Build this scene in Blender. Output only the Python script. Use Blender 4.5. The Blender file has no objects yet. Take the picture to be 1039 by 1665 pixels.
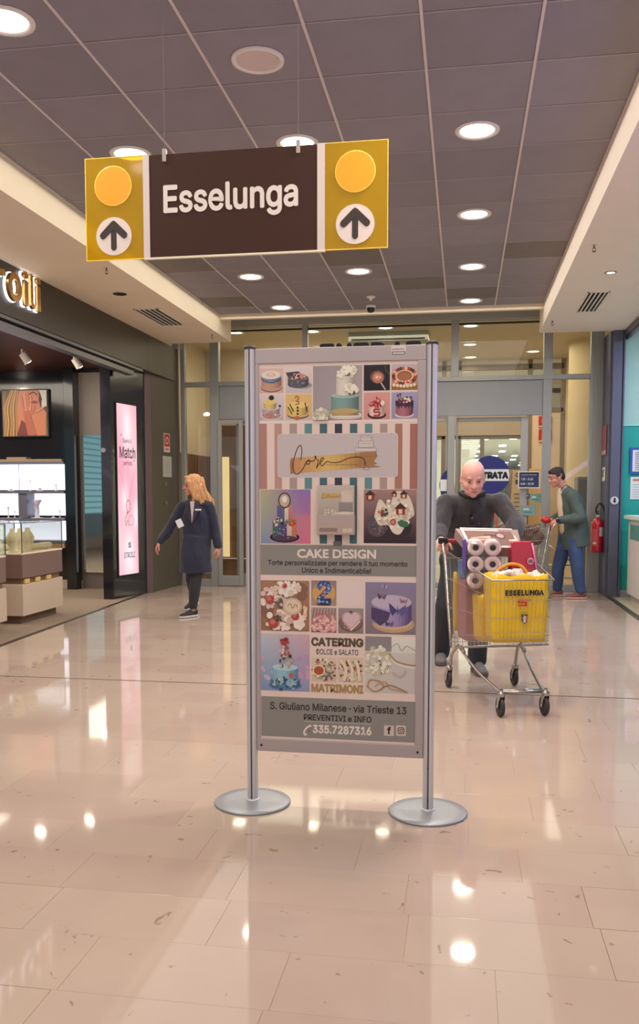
import bpy, bmesh, math, random
from mathutils import Vector, Matrix, noise
from math import sin, cos, pi, radians as R

# ------------------------------------------------------------------ camera
scene = bpy.context.scene
FOC, PX, PY = 1420.0, 519.5, 915.0
YAW, PIT = R(9.35), R(4.4)
CAM = Vector((0, 0, 1.35))
cd = bpy.data.cameras.new('camera'); cam = bpy.data.objects.new('camera', cd)
scene.collection.objects.link(cam); scene.camera = cam
cd.sensor_fit = 'VERTICAL'; cd.sensor_height = 24; cd.sensor_width = 24
cd.lens = FOC / 1665 * 24
cd.shift_y = (PY - 832.5) / 1665
cd.clip_start = .05; cd.clip_end = 200
cam.location = CAM; cam.rotation_euler = (R(90) - PIT, 0, YAW)

# ------------------------------------------------------------------ world, exposure
w = bpy.data.worlds.new('world'); scene.world = w; w.use_nodes = True
w.node_tree.nodes['Background'].inputs[0].default_value = (.98, .95, .96, 1)
w.node_tree.nodes['Background'].inputs[1].default_value = .7
scene.view_settings.view_transform = 'Standard'
scene.view_settings.look = 'None'
scene.view_settings.gamma = 1
scene.view_settings.use_curve_mapping = False
scene.view_settings.exposure = 0.05

def lin(c):
    return tuple((v / 255 / 12.92 if v / 255 <= .04045 else ((v / 255 + .055) / 1.055) ** 2.4) for v in c)

def area(name, loc, size, power, col=(255, 240, 220), rot=(0, 0, 0), size_y=None, spread=180, parent=None):
    d = bpy.data.lights.new(name, 'AREA'); d.energy = power; d.color = lin(col)
    d.shape = 'RECTANGLE' if size_y else 'DISK'; d.size = size
    if size_y: d.size_y = size_y
    d.spread = R(spread)
    o = bpy.data.objects.new(name, d); scene.collection.objects.link(o)
    o.location = loc; o.rotation_euler = rot
    if parent: o.parent = parent; o.location = Vector(loc) - org(parent)
    return o

ROOM_WARM = (255, 226, 190)
area('passage_fill', (-1.14, 4.5, 3.73), 4.16, 262, (255, 244, 228), size_y=14)  # added soft fill under the tiles; stands for no ceiling fitting
area('jewellery_shop_fill', (-6.9, 8.5, 3.1), 1.5, 110, (255, 240, 222), size_y=5)  # added wide fill, no such lamp in the shop
area('violet_screen_glow_right', (2.7, 3.6, 2.0), 1.0, 26, (196, 170, 255), rot=(0, R(145), 0), size_y=2.5)
area('violet_screen_glow_left', (-5.2, 3.4, 1.8), 1.0, 16, (206, 176, 255), rot=(0, R(-145), 0), size_y=2.5)
area('vestibule_fill', (-1.0, 14.4, 3.74), 5.0, 100, (255, 240, 216), size_y=2.8)  # soft fill added below the lobby ceiling, not a fitting
area('hall_light', (-5.6, 34, 3.5), 5, 1700, (255, 250, 240), size_y=30)  # added fill, kept out of sight on the hall's left
area('hall_fill_right', (11.0, 34, 3.5), 4, 1700, (255, 250, 240), size_y=20)  # second hall fill, added out of sight on the right

# ------------------------------------------------------------------ pixel -> point on a plane, used to read positions off one depth
def _axes():
    f = Vector((-sin(YAW) * cos(PIT), cos(YAW) * cos(PIT), -sin(PIT)))
    r = Vector((cos(YAW), sin(YAW), 0)); return r, r.cross(f), f
_r, _u, _f = _axes()
def at(x, y, Y):
    d = _f + _r * ((x - PX) / FOC) - _u * ((y - PY) / FOC)
    return CAM + d * (Y / d.y)

# ------------------------------------------------------------------ materials
MATS = {}
def mat(name, col=(200, 200, 200), rough=.5, metal=0, emit=0, ecol=None, bump=0, bscale=40, var=0, vscale=4, rnd=0,
        coat=0, spec=.5, stretch=None, trans=0, attr=False, sheen=0):
    if name in MATS: return MATS[name]
    m = bpy.data.materials.new(name); m.use_nodes = True; MATS[name] = m
    nt = m.node_tree; n = nt.nodes; L = nt.links; b = n['Principled BSDF']
    c = lin(col) + (1,)
    b.inputs['Base Color'].default_value = c
    b.inputs['Roughness'].default_value = rough
    b.inputs['Metallic'].default_value = metal
    b.inputs['Specular IOR Level'].default_value = spec
    b.inputs['Coat Weight'].default_value = coat
    b.inputs['Coat Roughness'].default_value = .05
    b.inputs['Transmission Weight'].default_value = trans
    b.inputs['Sheen Weight'].default_value = sheen
    if emit:
        b.inputs['Emission Color'].default_value = lin(ecol or col) + (1,)
        b.inputs['Emission Strength'].default_value = emit
    src = None
    if attr:
        a = n.new('ShaderNodeVertexColor'); a.layer_name = 'Col'; src = a.outputs[0]
        L.new(src, b.inputs['Base Color'])
        if emit: L.new(src, b.inputs['Emission Color'])
    if var or bump:
        tc = n.new('ShaderNodeTexCoord'); mp = n.new('ShaderNodeMapping')
        L.new(tc.outputs['Object'], mp.inputs[0])
        if stretch: mp.inputs['Scale'].default_value = stretch
    if var:
        nz = n.new('ShaderNodeTexNoise'); nz.inputs['Scale'].default_value = vscale; nz.inputs['Detail'].default_value = 5
        L.new(mp.outputs[0], nz.inputs[0])
        hs = n.new('ShaderNodeHueSaturation'); mr = n.new('ShaderNodeMapRange')
        mr.inputs[1].default_value = .3; mr.inputs[2].default_value = .7
        mr.inputs[3].default_value = 1 - var; mr.inputs[4].default_value = 1 + var
        L.new(nz.outputs[0], mr.inputs[0]); L.new(mr.outputs[0], hs.inputs['Value'])
        hs.inputs['Color'].default_value = c
        if src: L.new(src, hs.inputs['Color'])
        L.new(hs.outputs[0], b.inputs['Base Color']); src = hs.outputs[0]
    if rnd:
        oi = n.new('ShaderNodeObjectInfo'); hs2 = n.new('ShaderNodeHueSaturation'); mr2 = n.new('ShaderNodeMapRange')
        mr2.inputs[3].default_value = 1 - rnd; mr2.inputs[4].default_value = 1 + rnd
        L.new(oi.outputs['Random'], mr2.inputs[0]); L.new(mr2.outputs[0], hs2.inputs['Value'])
        hs2.inputs['Color'].default_value = c
        if src: L.new(src, hs2.inputs['Color'])
        L.new(hs2.outputs[0], b.inputs['Base Color'])
    if bump:
        nb = n.new('ShaderNodeTexNoise'); nb.inputs['Scale'].default_value = bscale; nb.inputs['Detail'].default_value = 3
        L.new(mp.outputs[0], nb.inputs[0])
        bp = n.new('ShaderNodeBump'); bp.inputs['Strength'].default_value = bump; bp.inputs['Distance'].default_value = .01
        L.new(nb.outputs[0], bp.inputs['Height']); L.new(bp.outputs[0], b.inputs['Normal'])
    return m

def glass(name, tint=(247, 250, 248), refl=.06, tcol=None):
    if name in MATS: return MATS[name]
    m = bpy.data.materials.new(name); m.use_nodes = True; MATS[name] = m
    nt = m.node_tree; n = nt.nodes; L = nt.links; n.remove(n['Principled BSDF'])
    t = n.new('ShaderNodeBsdfTransparent'); t.inputs[0].default_value = lin(tint) + (1,)
    g = n.new('ShaderNodeBsdfGlossy'); g.inputs['Roughness'].default_value = .02
    lw = n.new('ShaderNodeLayerWeight'); lw.inputs[0].default_value = .25
    mx = n.new('ShaderNodeMixShader'); ma = n.new('ShaderNodeMath'); ma.operation = 'MULTIPLY_ADD'
    ma.inputs[1].default_value = .45; ma.inputs[2].default_value = refl * .4
    L.new(lw.outputs['Fresnel'], ma.inputs[0]); L.new(ma.outputs[0], mx.inputs[0])
    L.new(t.outputs[0], mx.inputs[1]); L.new(g.outputs[0], mx.inputs[2])
    L.new(mx.outputs[0], n['Material Output'].inputs[0])
    return m

def floor_mat():
    m = bpy.data.materials.new('polished_marble'); m.use_nodes = True
    nt = m.node_tree; n = nt.nodes; L = nt.links; b = n['Principled BSDF']
    oi = n.new('ShaderNodeObjectInfo'); geo = n.new('ShaderNodeNewGeometry')
    nz = n.new('ShaderNodeTexNoise'); nz.inputs['Scale'].default_value = 1.6; nz.inputs['Detail'].default_value = 6
    L.new(geo.outputs['Position'], nz.inputs[0])
    r1 = n.new('ShaderNodeValToRGB')
    e = r1.color_ramp.elements
    e[0].position = 0; e[0].color = lin((172, 152, 142)) + (1,)
    e[1].position = 1; e[1].color = lin((180, 164, 150)) + (1,)
    k = r1.color_ramp.elements.new(.55); k.color = lin((180, 162, 150)) + (1,)
    L.new(oi.outputs['Random'], r1.inputs[0])
    mx = n.new('ShaderNodeMix'); mx.data_type = 'RGBA'; mx.inputs[0].default_value = .35
    r2 = n.new('ShaderNodeValToRGB'); e = r2.color_ramp.elements
    e[0].position = .35; e[0].color = lin((168, 149, 137)) + (1,)
    e[1].position = .65; e[1].color = lin((182, 167, 152)) + (1,)
    L.new(nz.outputs[0], r2.inputs[0]); L.new(r1.outputs[0], mx.inputs['A']); L.new(r2.outputs[0], mx.inputs['B'])
    # fossil flecks and scuffs
    vo = n.new('ShaderNodeTexNoise'); vo.inputs['Scale'].default_value = 9; vo.inputs['Detail'].default_value = 8
    vo.inputs['Distortion'].default_value = 1.6
    L.new(geo.outputs['Position'], vo.inputs[0])
    r3 = n.new('ShaderNodeValToRGB'); e = r3.color_ramp.elements
    e[0].position = .675; e[0].color = (0, 0, 0, 1); e[1].position = .70; e[1].color = (1, 1, 1, 1)
    L.new(vo.outputs[0], r3.inputs[0])
    mm = n.new('ShaderNodeMath'); mm.operation = 'MULTIPLY'; mm.inputs[1].default_value = .55; L.new(r3.outputs[0], mm.inputs[0])
    m2 = n.new('ShaderNodeMix'); m2.data_type = 'RGBA'; L.new(mm.outputs[0], m2.inputs[0])
    L.new(mx.outputs['Result'], m2.inputs['A']); m2.inputs['B'].default_value = lin((112, 84, 66)) + (1,)
    L.new(m2.outputs['Result'], b.inputs['Base Color'])
    b.inputs['Roughness'].default_value = .05; b.inputs['IOR'].default_value = 1.5; b.inputs['Specular IOR Level'].default_value = .32
    wv = n.new('ShaderNodeTexNoise'); wv.inputs['Scale'].default_value = 5; L.new(geo.outputs['Position'], wv.inputs[0])
    bp = n.new('ShaderNodeBump'); bp.inputs['Strength'].default_value = .02; bp.inputs['Distance'].default_value = .01
    L.new(wv.outputs[0], bp.inputs['Height']); L.new(bp.outputs[0], b.inputs['Normal'])
    return m

# ------------------------------------------------------------------ objects
ORG = {}
def org(o): return ORG.get(o.name, Vector((0, 0, 0)))

def tag(o, label=None, cat=None, group=None, kind=None):
    if label: o['label'] = label
    if cat: o['category'] = cat
    if group: o['group'] = group
    if kind: o['kind'] = kind
    return o

def thing(name, label, cat, loc, group=None):
    o = bpy.data.objects.new(name, None); scene.collection.objects.link(o)
    o.empty_display_size = .1; o.location = loc; ORG[o.name] = Vector(loc)
    return tag(o, label, cat, group)

def ring(c, ax, bx, a, b, n, ph=0):
    return [c + ax * (a * cos(2 * pi * i / n + ph)) + bx * (b * sin(2 * pi * i / n + ph)) for i in range(n)]

def frame(d, side=None):
    d = d.normalized()
    s = Vector(side) if side else (Vector((0, 0, 1)) if abs(d.z) < .9 else Vector((1, 0, 0)))
    b = d.cross(s)
    if b.length < 1e-5: b = d.cross(Vector((0, 1, .01)))
    b.normalize(); a = b.cross(d).normalized()
    return a, b

class G:
    """collects simple shapes, then links them as one mesh object"""
    def __init__(s): s.v = []; s.f = []; s.c = []; s.sm = []; s.mi = []; s.cur = 0
    def add(s, vs, fs, smooth=False, col=None):
        k = len(s.v); s.v += [Vector(p) for p in vs]
        s.f += [tuple(i + k for i in f) for f in fs]; s.sm += [smooth] * len(fs); s.mi += [s.cur] * len(fs)
        s.c += (col if isinstance(col, list) else [col] * len(vs))
        return s
    def box(s, a, b, M=None):
        x0, y0, z0 = a; x1, y1, z1 = b
        vs = [Vector(p) for p in ((x0,y0,z0),(x1,y0,z0),(x1,y1,z0),(x0,y1,z0),(x0,y0,z1),(x1,y0,z1),(x1,y1,z1),(x0,y1,z1))]
        if M: vs = [M(p) for p in vs]
        return s.add(vs, [(0,3,2,1),(4,5,6,7),(0,1,5,4),(1,2,6,5),(2,3,7,6),(3,0,4,7)])
    def bbox(s, a, b, r=.004, M=None):   # box with bevelled edges
        a = Vector(a); b = Vector(b); c = (a + b) / 2; h = (b - a) / 2
        bm = bmesh.new(); bmesh.ops.create_cube(bm, size=2)
        for v in bm.verts: v.co = Vector((v.co.x * h.x, v.co.y * h.y, v.co.z * h.z)) + c
        bmesh.ops.bevel(bm, geom=bm.edges[:], offset=min(r, min(abs(x) for x in h) * .9), segments=2, affect='EDGES', profile=.5)
        vs = [v.co.copy() for v in bm.verts]
        if M: vs = [M(p) for p in vs]
        bm.verts.index_update(); fs = [tuple(v.index for v in f.verts) for f in bm.faces]; bm.free()
        return s.add(vs, fs)
    def prism(s, poly, z0, z1):
        n = len(poly); vs = [(p[0], p[1], z0) for p in poly] + [(p[0], p[1], z1) for p in poly]
        fs = [tuple(range(n))[::-1], tuple(range(n, 2 * n))] + [(i, (i + 1) % n, n + (i + 1) % n, n + i) for i in range(n)]
        return s.add(vs, fs)
    def hull8(s, q0, q1):                # two quads joined
        return s.add(list(q0) + list(q1), [(3,2,1,0),(4,5,6,7),(0,1,5,4),(1,2,6,5),(2,3,7,6),(3,0,4,7)])
    def tube(s, pts, r, n=8, cap=True, side=None, flat=1):
        pts = [Vector(p) for p in pts]; rs = r if isinstance(r, (list, tuple)) else [r] * len(pts)
        vs = []; prev = None
        for i, p in enumerate(pts):
            d = (pts[min(i + 1, len(pts) - 1)] - pts[max(i - 1, 0)])
            if prev is None: a, b = frame(d, side)
            else:
                dn = d.normalized(); b = dn.cross(prev)
                b = b.normalized() if b.length > 1e-6 else frame(d)[1]; a = b.cross(dn)
            prev = a; vs += ring(p, a, b, rs[i], rs[i] * flat, n)
        fs = [(i * n + j, i * n + (j + 1) % n, (i + 1) * n + (j + 1) % n, (i + 1) * n + j) for i in range(len(pts) - 1) for j in range(n)]
        if cap: fs += [tuple(range(n))[::-1], tuple(range((len(pts) - 1) * n, len(pts) * n))]
        return s.add(vs, fs, True)
    def cyl(s, p0, p1, r0, r1=None, n=24, smooth=True):
        r1 = r0 if r1 is None else r1
        p0 = Vector(p0); p1 = Vector(p1); a, b = frame(p1 - p0)
        s.add(ring(p0, a, b, r0, r0, n) + ring(p1, a, b, r1, r1, n), [(j, (j + 1) % n, n + (j + 1) % n, n + j) for j in range(n)], smooth)
        return s.add(ring(p0, a, b, r0, r0, n), [tuple(range(n))[::-1]]).add(ring(p1, a, b, r1, r1, n), [tuple(range(n))])
    def lathe(s, prof, c=(0, 0, 0), n=24, ax=(0, 0, 1)):
        c = Vector(c); d = Vector(ax).normalized(); a, b = frame(d); vs = []
        for r, h in prof: vs += ring(c + d * h, a, b, r, r, n)
        m = len(prof)
        return s.add(vs, [(i * n + j, i * n + (j + 1) % n, (i + 1) * n + (j + 1) % n, (i + 1) * n + j) for i in range(m - 1) for j in range(n)], True)
    def ell(s, c, r, M=None, nu=14, nv=9, smooth=True):
        c = Vector(c); vs = []; 
        for i in range(nv + 1):
            t = pi * i / nv
            for j in range(nu):
                p = Vector((r[0] * sin(t) * cos(2 * pi * j / nu), r[1] * sin(t) * sin(2 * pi * j / nu), r[2] * cos(t)))
                if M: p = M @ p
                vs.append(c + p)
        return s.add(vs, [(i * nu + j, (i + 1) * nu + j, (i + 1) * nu + (j + 1) % nu, i * nu + (j + 1) % nu) for i in range(nv) for j in range(nu)], smooth)
    def cap(s, p0, r0, p1, r1, side=None, flat=1, n=12):   # tapered capsule
        p0 = Vector(p0); p1 = Vector(p1); d = p1 - p0
        if d.length < 1e-6: d = Vector((0, 0, 1e-3))
        a, b = frame(d, side); d.normalize(); vs = []; k = 4
        prof = [(p0 - d * (r0 * cos(t * pi / 2 / k)), r0 * sin(t * pi / 2 / k)) for t in range(k + 1)]
        prof += [(p1 + d * (r1 * sin(t * pi / 2 / k)), r1 * cos(t * pi / 2 / k)) for t in range(k + 1)]
        for c, r in prof: vs += ring(c, a, b, max(r, 1e-4), max(r, 1e-4) * flat, n)
        m = len(prof)
        fs = [(i * n + j, i * n + (j + 1) % n, (i + 1) * n + (j + 1) % n, (i + 1) * n + j) for i in range(m - 1) for j in range(n)]
        fs += [tuple(range(n))[::-1], tuple(range((m - 1) * n, m * n))]
        return s.add(vs, fs, True)
    def chain(s, pr, side=None, flat=1):
        for (p, r), (q, t) in zip(pr, pr[1:]): s.cap(p, r, q, t, side, flat)
        return s
    def mesh(s, name, o=Vector((0, 0, 0))):
        me = bpy.data.meshes.new(name); me.from_pydata([v - o for v in s.v], [], s.f)
        me.polygons.foreach_set('use_smooth', s.sm); me.polygons.foreach_set('material_index', s.mi)
        if any(c is not None for c in s.c):
            at_ = me.color_attributes.new('Col', 'FLOAT_COLOR', 'POINT')
            for i, c in enumerate(s.c): at_.data[i].color = (lin(c) if c else (1, 1, 1)) + (1,)
        me.update(); return me
    def build(s, name, m, parent=None, label=None, cat=None, group=None, kind=None, o=None, bevel=0):
        o_ = org(parent) if parent else (Vector(o) if o else Vector((0, 0, 0)))
        me = s.mesh(name, o_)
        for mm in (m if isinstance(m, (list, tuple)) else [m]): me.materials.append(mm)
        return link(me, name, parent, label, cat, group, kind, o_, bevel)

def link(me, name, parent=None, label=None, cat=None, group=None, kind=None, o_=Vector((0, 0, 0)), bevel=0):
    ob = bpy.data.objects.new(name, me); scene.collection.objects.link(ob)
    if parent: ob.parent = parent
    else: ob.location = o_
    ORG[ob.name] = Vector(o_)
    if bevel:
        md = ob.modifiers.new('bevel', 'BEVEL'); md.width = bevel; md.segments = 2; md.limit_method = 'ANGLE'
    return tag(ob, label, cat, group, kind)

def blob(g, name, m, parent, vox=.008, smooth=4, fold=0, fscale=6, label=None, dec=0, cut=None):
    """voxel union of the collected closed shapes: one continuous surface"""
    o_ = org(parent); me = g.mesh(name, o_); ob = bpy.data.objects.new('tmp', me); scene.collection.objects.link(ob)
    md = ob.modifiers.new('r', 'REMESH'); md.mode = 'VOXEL'; md.voxel_size = vox; md.use_smooth_shade = True
    if smooth:
        md = ob.modifiers.new('s', 'SMOOTH'); md.factor = .5; md.iterations = smooth
    dg = bpy.context.evaluated_depsgraph_get(); me2 = bpy.data.meshes.new_from_object(ob.evaluated_get(dg))
    bpy.data.objects.remove(ob); bpy.data.meshes.remove(me)
    if fold:
        me2.update(); nn = [v.normal.copy() for v in me2.vertices]
        for v, nm in zip(me2.vertices, nn):
            p = v.co
            q = Vector((p.x * fscale, p.y * fscale, p.z * fscale * .55 + p.x * 3))
            v.co = p + nm * (fold * (noise.noise(q) + .6 * abs(noise.noise(q * 2.3)) - .2))
    me2.materials.clear(); me2.materials.append(m)
    for p in me2.polygons: p.use_smooth = True
    me2.name = name
    return link(me2, name, parent, label, o_=o_)

# Blender's own bundled sans serif where it is present, else the built-in face
FONT = None
try:
    import os
    _fp = os.path.join(bpy.utils.system_resource('DATAFILES'), 'fonts', 'Inter.woff2')
    if os.path.exists(_fp): FONT = bpy.data.fonts.load(_fp)
except Exception: FONT = None
# ------------------------------------------------------------------ lettering: text made into a mesh and fitted to a box
def text(s, P0, ux, uz, w, h, m, parent=None, bold=0, ext=0, name='lettering', label=None, shear=0, font=True, space=1, **kw):
    """P0 = lower left corner of the ink box; ux, uz unit vectors; w, h its size"""
    cu = bpy.data.curves.new('txt', 'FONT'); cu.body = s; cu.size = 1; cu.offset = 0; cu.shear = shear
    cu.resolution_u = 3
    if FONT and font: cu.font = FONT
    cu.space_character = space
    if ext: cu.extrude = .01
    ob = bpy.data.objects.new('txt', cu); scene.collection.objects.link(ob)
    dg = bpy.context.evaluated_depsgraph_get(); dg.update(); me = bpy.data.meshes.new_from_object(ob.evaluated_get(dg))
    bpy.data.objects.remove(ob); bpy.data.curves.remove(cu)
    if bold:
        base = [v.co.copy() for v in me.vertices]; pf = [tuple(p.vertices) for p in me.polygons]; nb = len(base); vs, fs = [], []
        for k in range(9):
            dx, dy = (0, 0) if k == 8 else (bold * cos(pi * k / 4), bold * sin(pi * k / 4))
            vs += [v + Vector((dx, dy, (.0004 if ext else .03) * k)) for v in base]; fs += [tuple(i + k * nb for i in f) for f in pf]
        m2_ = bpy.data.meshes.new('t'); m2_.from_pydata(vs, [], fs); bpy.data.meshes.remove(me); me = m2_
    xs = [v.co.x for v in me.vertices]; ys = [v.co.y for v in me.vertices]
    if not xs: return None
    x0, x1, y0, y1 = min(xs), max(xs), min(ys), max(ys)
    ux = Vector(ux); uz = Vector(uz); nn = ux.cross(uz)
    o_ = org(parent) if parent else Vector(P0)
    for v in me.vertices:
        v.co = Vector(P0) + ux * ((v.co.x - x0) / (x1 - x0) * w) + uz * ((v.co.y - y0) / (y1 - y0) * h) + nn * (v.co.z / .01 * ext / 2 if ext else v.co.z * .0015) - o_
    me.materials.clear(); me.materials.append(m); me.name = name
    return link(me, name, parent, label, o_=o_, **kw)

# ------------------------------------------------------------------ flat print: coloured shapes on a plane
class Print:
    def __init__(s, O, ux, uz, step=.00025):
        s.g = G(); s.O = Vector(O); s.ux = Vector(ux).normalized(); s.uz = Vector(uz).normalized(); s.n = s.ux.cross(s.uz); s.k = 0; s.st = step
    def P(s, x, z): return s.O + s.ux * x + s.uz * z + s.n * (s.k * s.st)
    def poly(s, pts, col):
        s.k += 1; s.g.add([s.P(*p) for p in pts], [tuple(range(len(pts)))], col=col); return s
    def rect(s, x0, z0, x1, z1, col, c2=None):      # c2: colour at the top
        s.k += 1; s.g.add([s.P(x0, z0), s.P(x1, z0), s.P(x1, z1), s.P(x0, z1)], [(0, 1, 2, 3)], col=[col, col, c2 or col, c2 or col]); return s
    def ell(s, x, z, a, b, col, n=18, t0=0, t1=2 * pi):
        full = abs(t1 - t0 - 2 * pi) < 1e-6; m = n if full else n + 1
        return s.poly([(x + a * cos(t0 + (t1 - t0) * i / n), z + b * sin(t0 + (t1 - t0) * i / n)) for i in range(m)], col)
    def rrect(s, x0, z0, x1, z1, r, col):
        pts = []
        for cx, cz, t in ((x1 - r, z0 + r, -pi / 2), (x1 - r, z1 - r, 0), (x0 + r, z1 - r, pi / 2), (x0 + r, z0 + r, pi)):
            pts += [(cx + r * cos(t + pi / 2 * i / 5), cz + r * sin(t + pi / 2 * i / 5)) for i in range(6)]
        return s.poly(pts, col)
    def line(s, pts, w, col):
        s.k += 1
        for (a, b), (c, d) in zip(pts, pts[1:]):
            v = Vector((c - a, d - b)); 
            if v.length < 1e-9: continue
            s.k += .05; v.normalize(); nx, nz = -v.y * w / 2, v.x * w / 2; ex, ez = v.x * w * .3, v.y * w * .3
            s.g.add([s.P(a - nx - ex, b - nz - ez), s.P(c - nx + ex, d - nz + ez), s.P(c + nx + ex, d + nz + ez), s.P(a + nx - ex, b + nz - ez)], [(0, 1, 2, 3)], col=col)
        return s
    def grid(s, x0, z0, x1, z1, f, nx=12, nz=12):   # soft gradient field
        s.k += 1
        vs = [s.P(x0 + (x1 - x0) * i / nx, z0 + (z1 - z0) * j / nz) for j in range(nz + 1) for i in range(nx + 1)]
        cs = [f(i / nx, j / nz) for j in range(nz + 1) for i in range(nx + 1)]
        s.g.add(vs, [(j * (nx + 1) + i, j * (nx + 1) + i + 1, (j + 1) * (nx + 1) + i + 1, (j + 1) * (nx + 1) + i) for j in range(nz) for i in range(nx)], col=cs)
        return s
    def build(s, name, m, parent, label=None, **k): return s.g.build(name, m, parent, label, **k)

def curve(pts, n=8):     # Catmull-Rom through the points
    P = [Vector(p) for p in pts]; P = [P[0]] + P + [P[-1]]; out = []
    for i in range(1, len(P) - 2):
        a, b, c, d = P[i - 1], P[i], P[i + 1], P[i + 2]
        for k in range(n):
            t = k / n
            out.append(.5 * (2 * b + (c - a) * t + (2 * a - 5 * b + 4 * c - d) * t * t + (3 * b - a - 3 * c + d) * t ** 3))
    return out + [P[-1]]
def c2(pts, n=6): return [(p.x, p.y) for p in curve([(x, y, 0) for x, y in pts], n)]
def mixc(a, b, t): return tuple(a[i] + (b[i] - a[i]) * max(0, min(1, t)) for i in range(3))
rng = random.Random(7)
X3, Z3 = Vector((1, 0, 0)), Vector((0, 0, 1))

# shared materials
alu = mat('brushed_aluminium', (214, 212, 216), .36, .55, bump=.02, bscale=200, stretch=(1, 1, .05))
alu_dull = mat('anodised_frame', (166, 166, 162), .42, .45, var=.05, vscale=3)
steel = mat('chromed_wire', (205, 203, 200), .22, 1)
black = mat('black_plastic', (28, 27, 28), .5)
white = mat('white_paint', (232, 226, 216), .55)
printm = mat('printed_sheet', attr=True, rough=.42, spec=.3)
navy_txt = mat('navy_lettering', (24, 28, 62), .4)
# ================================================================== SETTING
marble = floor_mat()
grout = mat('slab_joint', (188, 168, 152), .5)
floor = G().box((-4.6, -5.0, -.06), (2.1, 12.75, -.004)).build('floor', grout, kind='structure', label='polished pink beige marble floor of the shopping passage')
XL = lambda y: -4.1 - .0568 * (y - 7.2)
def slab_mesh(wd, dp):
    g = G(); e = .0005; z0 = -.004
    b = [(0, 0, z0), (wd, 0, z0), (wd, dp, z0), (0, dp, z0)]; m_ = [(x, y, -e) for x, y, _ in b]
    t = [(e, e, 0), (wd - e, e, 0), (wd - e, dp - e, 0), (e, dp - e, 0)]
    g.add(b + m_ + t, [(0, 1, 5, 4), (1, 2, 6, 5), (2, 3, 7, 6), (3, 0, 4, 7), (4, 5, 9, 8), (5, 6, 10, 9), (6, 7, 11, 10), (7, 4, 8, 11), (8, 9, 10, 11)])
    me = g.mesh('slab'); me.materials.append(marble); return me
LW, RW = .594, .297
slab_me = slab_mesh(LW - .0006, RW - .0006)
slabs = []
y = 1.5535; row = 0; stuff = G()
while y < 12.6:
    off = {2: -1.083, 3: -.751, 4: -.176}.get(row, rng.random() * .6)
    x = off - .594 * 8
    while x < 1.93:
        x0, x1 = max(x, XL(y)), min(x + LW, 1.93)
        if x1 - x0 > .04:
            slabs.append((x0, x1, y))
        x += LW
    y += RW; row += 1
cx = lambda s: (s[0] + s[1]) / 2
def in_view(s):
    d = Vector((cx(s), s[2] + .15, 0)) - CAM; z = d.dot(_f); px = PX + FOC * d.dot(_r) / z; py = PY - FOC * d.dot(_u) / z
    return -60 < px < 1100 and py < 1730
vis = [s for s in slabs if in_view(s)]
vis.sort(key=lambda s: s[2]); near = set(vis[:300])
for s in slabs:
    if s in near:
        ob = bpy.data.objects.new('slab', slab_me); scene.collection.objects.link(ob); ob.parent = floor
        ob.location = (s[0], s[2], 0); ob.scale = ((s[1] - s[0]) / LW, 1, 1)
    else:
        e = .0012; a, b_, c_ = s[0], s[1], s[2]; d_ = c_ + RW - .0012
        stuff.add([(a + e, c_ + e, 0), (b_ - e, c_ + e, 0), (b_ - e, d_ - e, 0), (a + e, d_ - e, 0), (a, c_, -.004), (b_, c_, -.004), (b_, d_, -.004), (a, d_, -.004)],
                  [(0, 1, 2, 3), (4, 5, 1, 0), (5, 6, 2, 1), (6, 7, 3, 2), (7, 4, 0, 3)])
stuff.build('far_slabs', marble, floor, kind='stuff')
G().box((-4.6, -5, -.004), (2.1, 1.552, 0)).build('near_paving', marble, floor)
G().box((-4.1, 5.992, -.003), (1.9, 6.004, .0012)).build('expansion_joint', mat('joint_metal', (66, 56, 48), .4, .3), floor, label='dark metal expansion joint across the floor')

# ---- ceiling: 600 mm tiles on a white grid, 3.76 m up
tile_m = mat('ceiling_tile', (148, 143, 148), .85, rnd=.07, var=.05, vscale=3, bump=.25, bscale=350, spec=.15)
grid_m = mat('grid_white', (214, 204, 200), .5)
ceiling = G().box((-3.25, -5, 3.80), (.965, 11.52, 3.84)).build('ceiling', mat('void_board', (70, 64, 60), .9), kind='structure', label='grey tiled suspended ceiling over the passage')
tg = G(); TW, TD = .6, .591
tg.bbox((.006, .006, 3.762), (TW - .006, TD - .006, 3.782), .003)
tile_me = tg.mesh('ceiling_tile'); tile_me.materials.append(tile_m)
tile_dk = tile_me.copy(); tile_dk.materials[0] = mat('ceiling_tile_cross_grain', (130, 124, 120), .9, var=.05, vscale=3, bump=.25, bscale=350, spec=.1)
DARK = {(6, 16), (5, 19), (0, 16), (0, 19), (3, 16), (4, 18)}
y0 = 4.597 - TD * 9; xg = [-3.25 + .602 * i for i in range(8)]
for r_ in range(21):
    for c_ in range(7):
        yy = y0 + r_ * TD
        ob = bpy.data.objects.new('ceiling_tile', tile_dk if (c_, r_) in DARK else tile_me); scene.collection.objects.link(ob); ob.parent = ceiling; ob.location = (xg[c_], yy, 0)
        if yy + TD > 11.52: ob.scale = (1, (11.52 - yy) / TD, 1)
gm = G()
for x in xg: gm.box((x - .008, -1.2, 3.757), (x + .008, 11.52, 3.764))
gm.build('grid_rail', grid_m, ceiling)
gm = G()
for r_ in range(21):
    yy = y0 + r_ * TD
    gm.box((-3.25, yy - .0035, 3.759), (.965, yy + .0035, 3.7635))
gm.build('cross_rail', mat('cross_rail_grey', (178, 168, 164), .5), ceiling)

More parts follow.
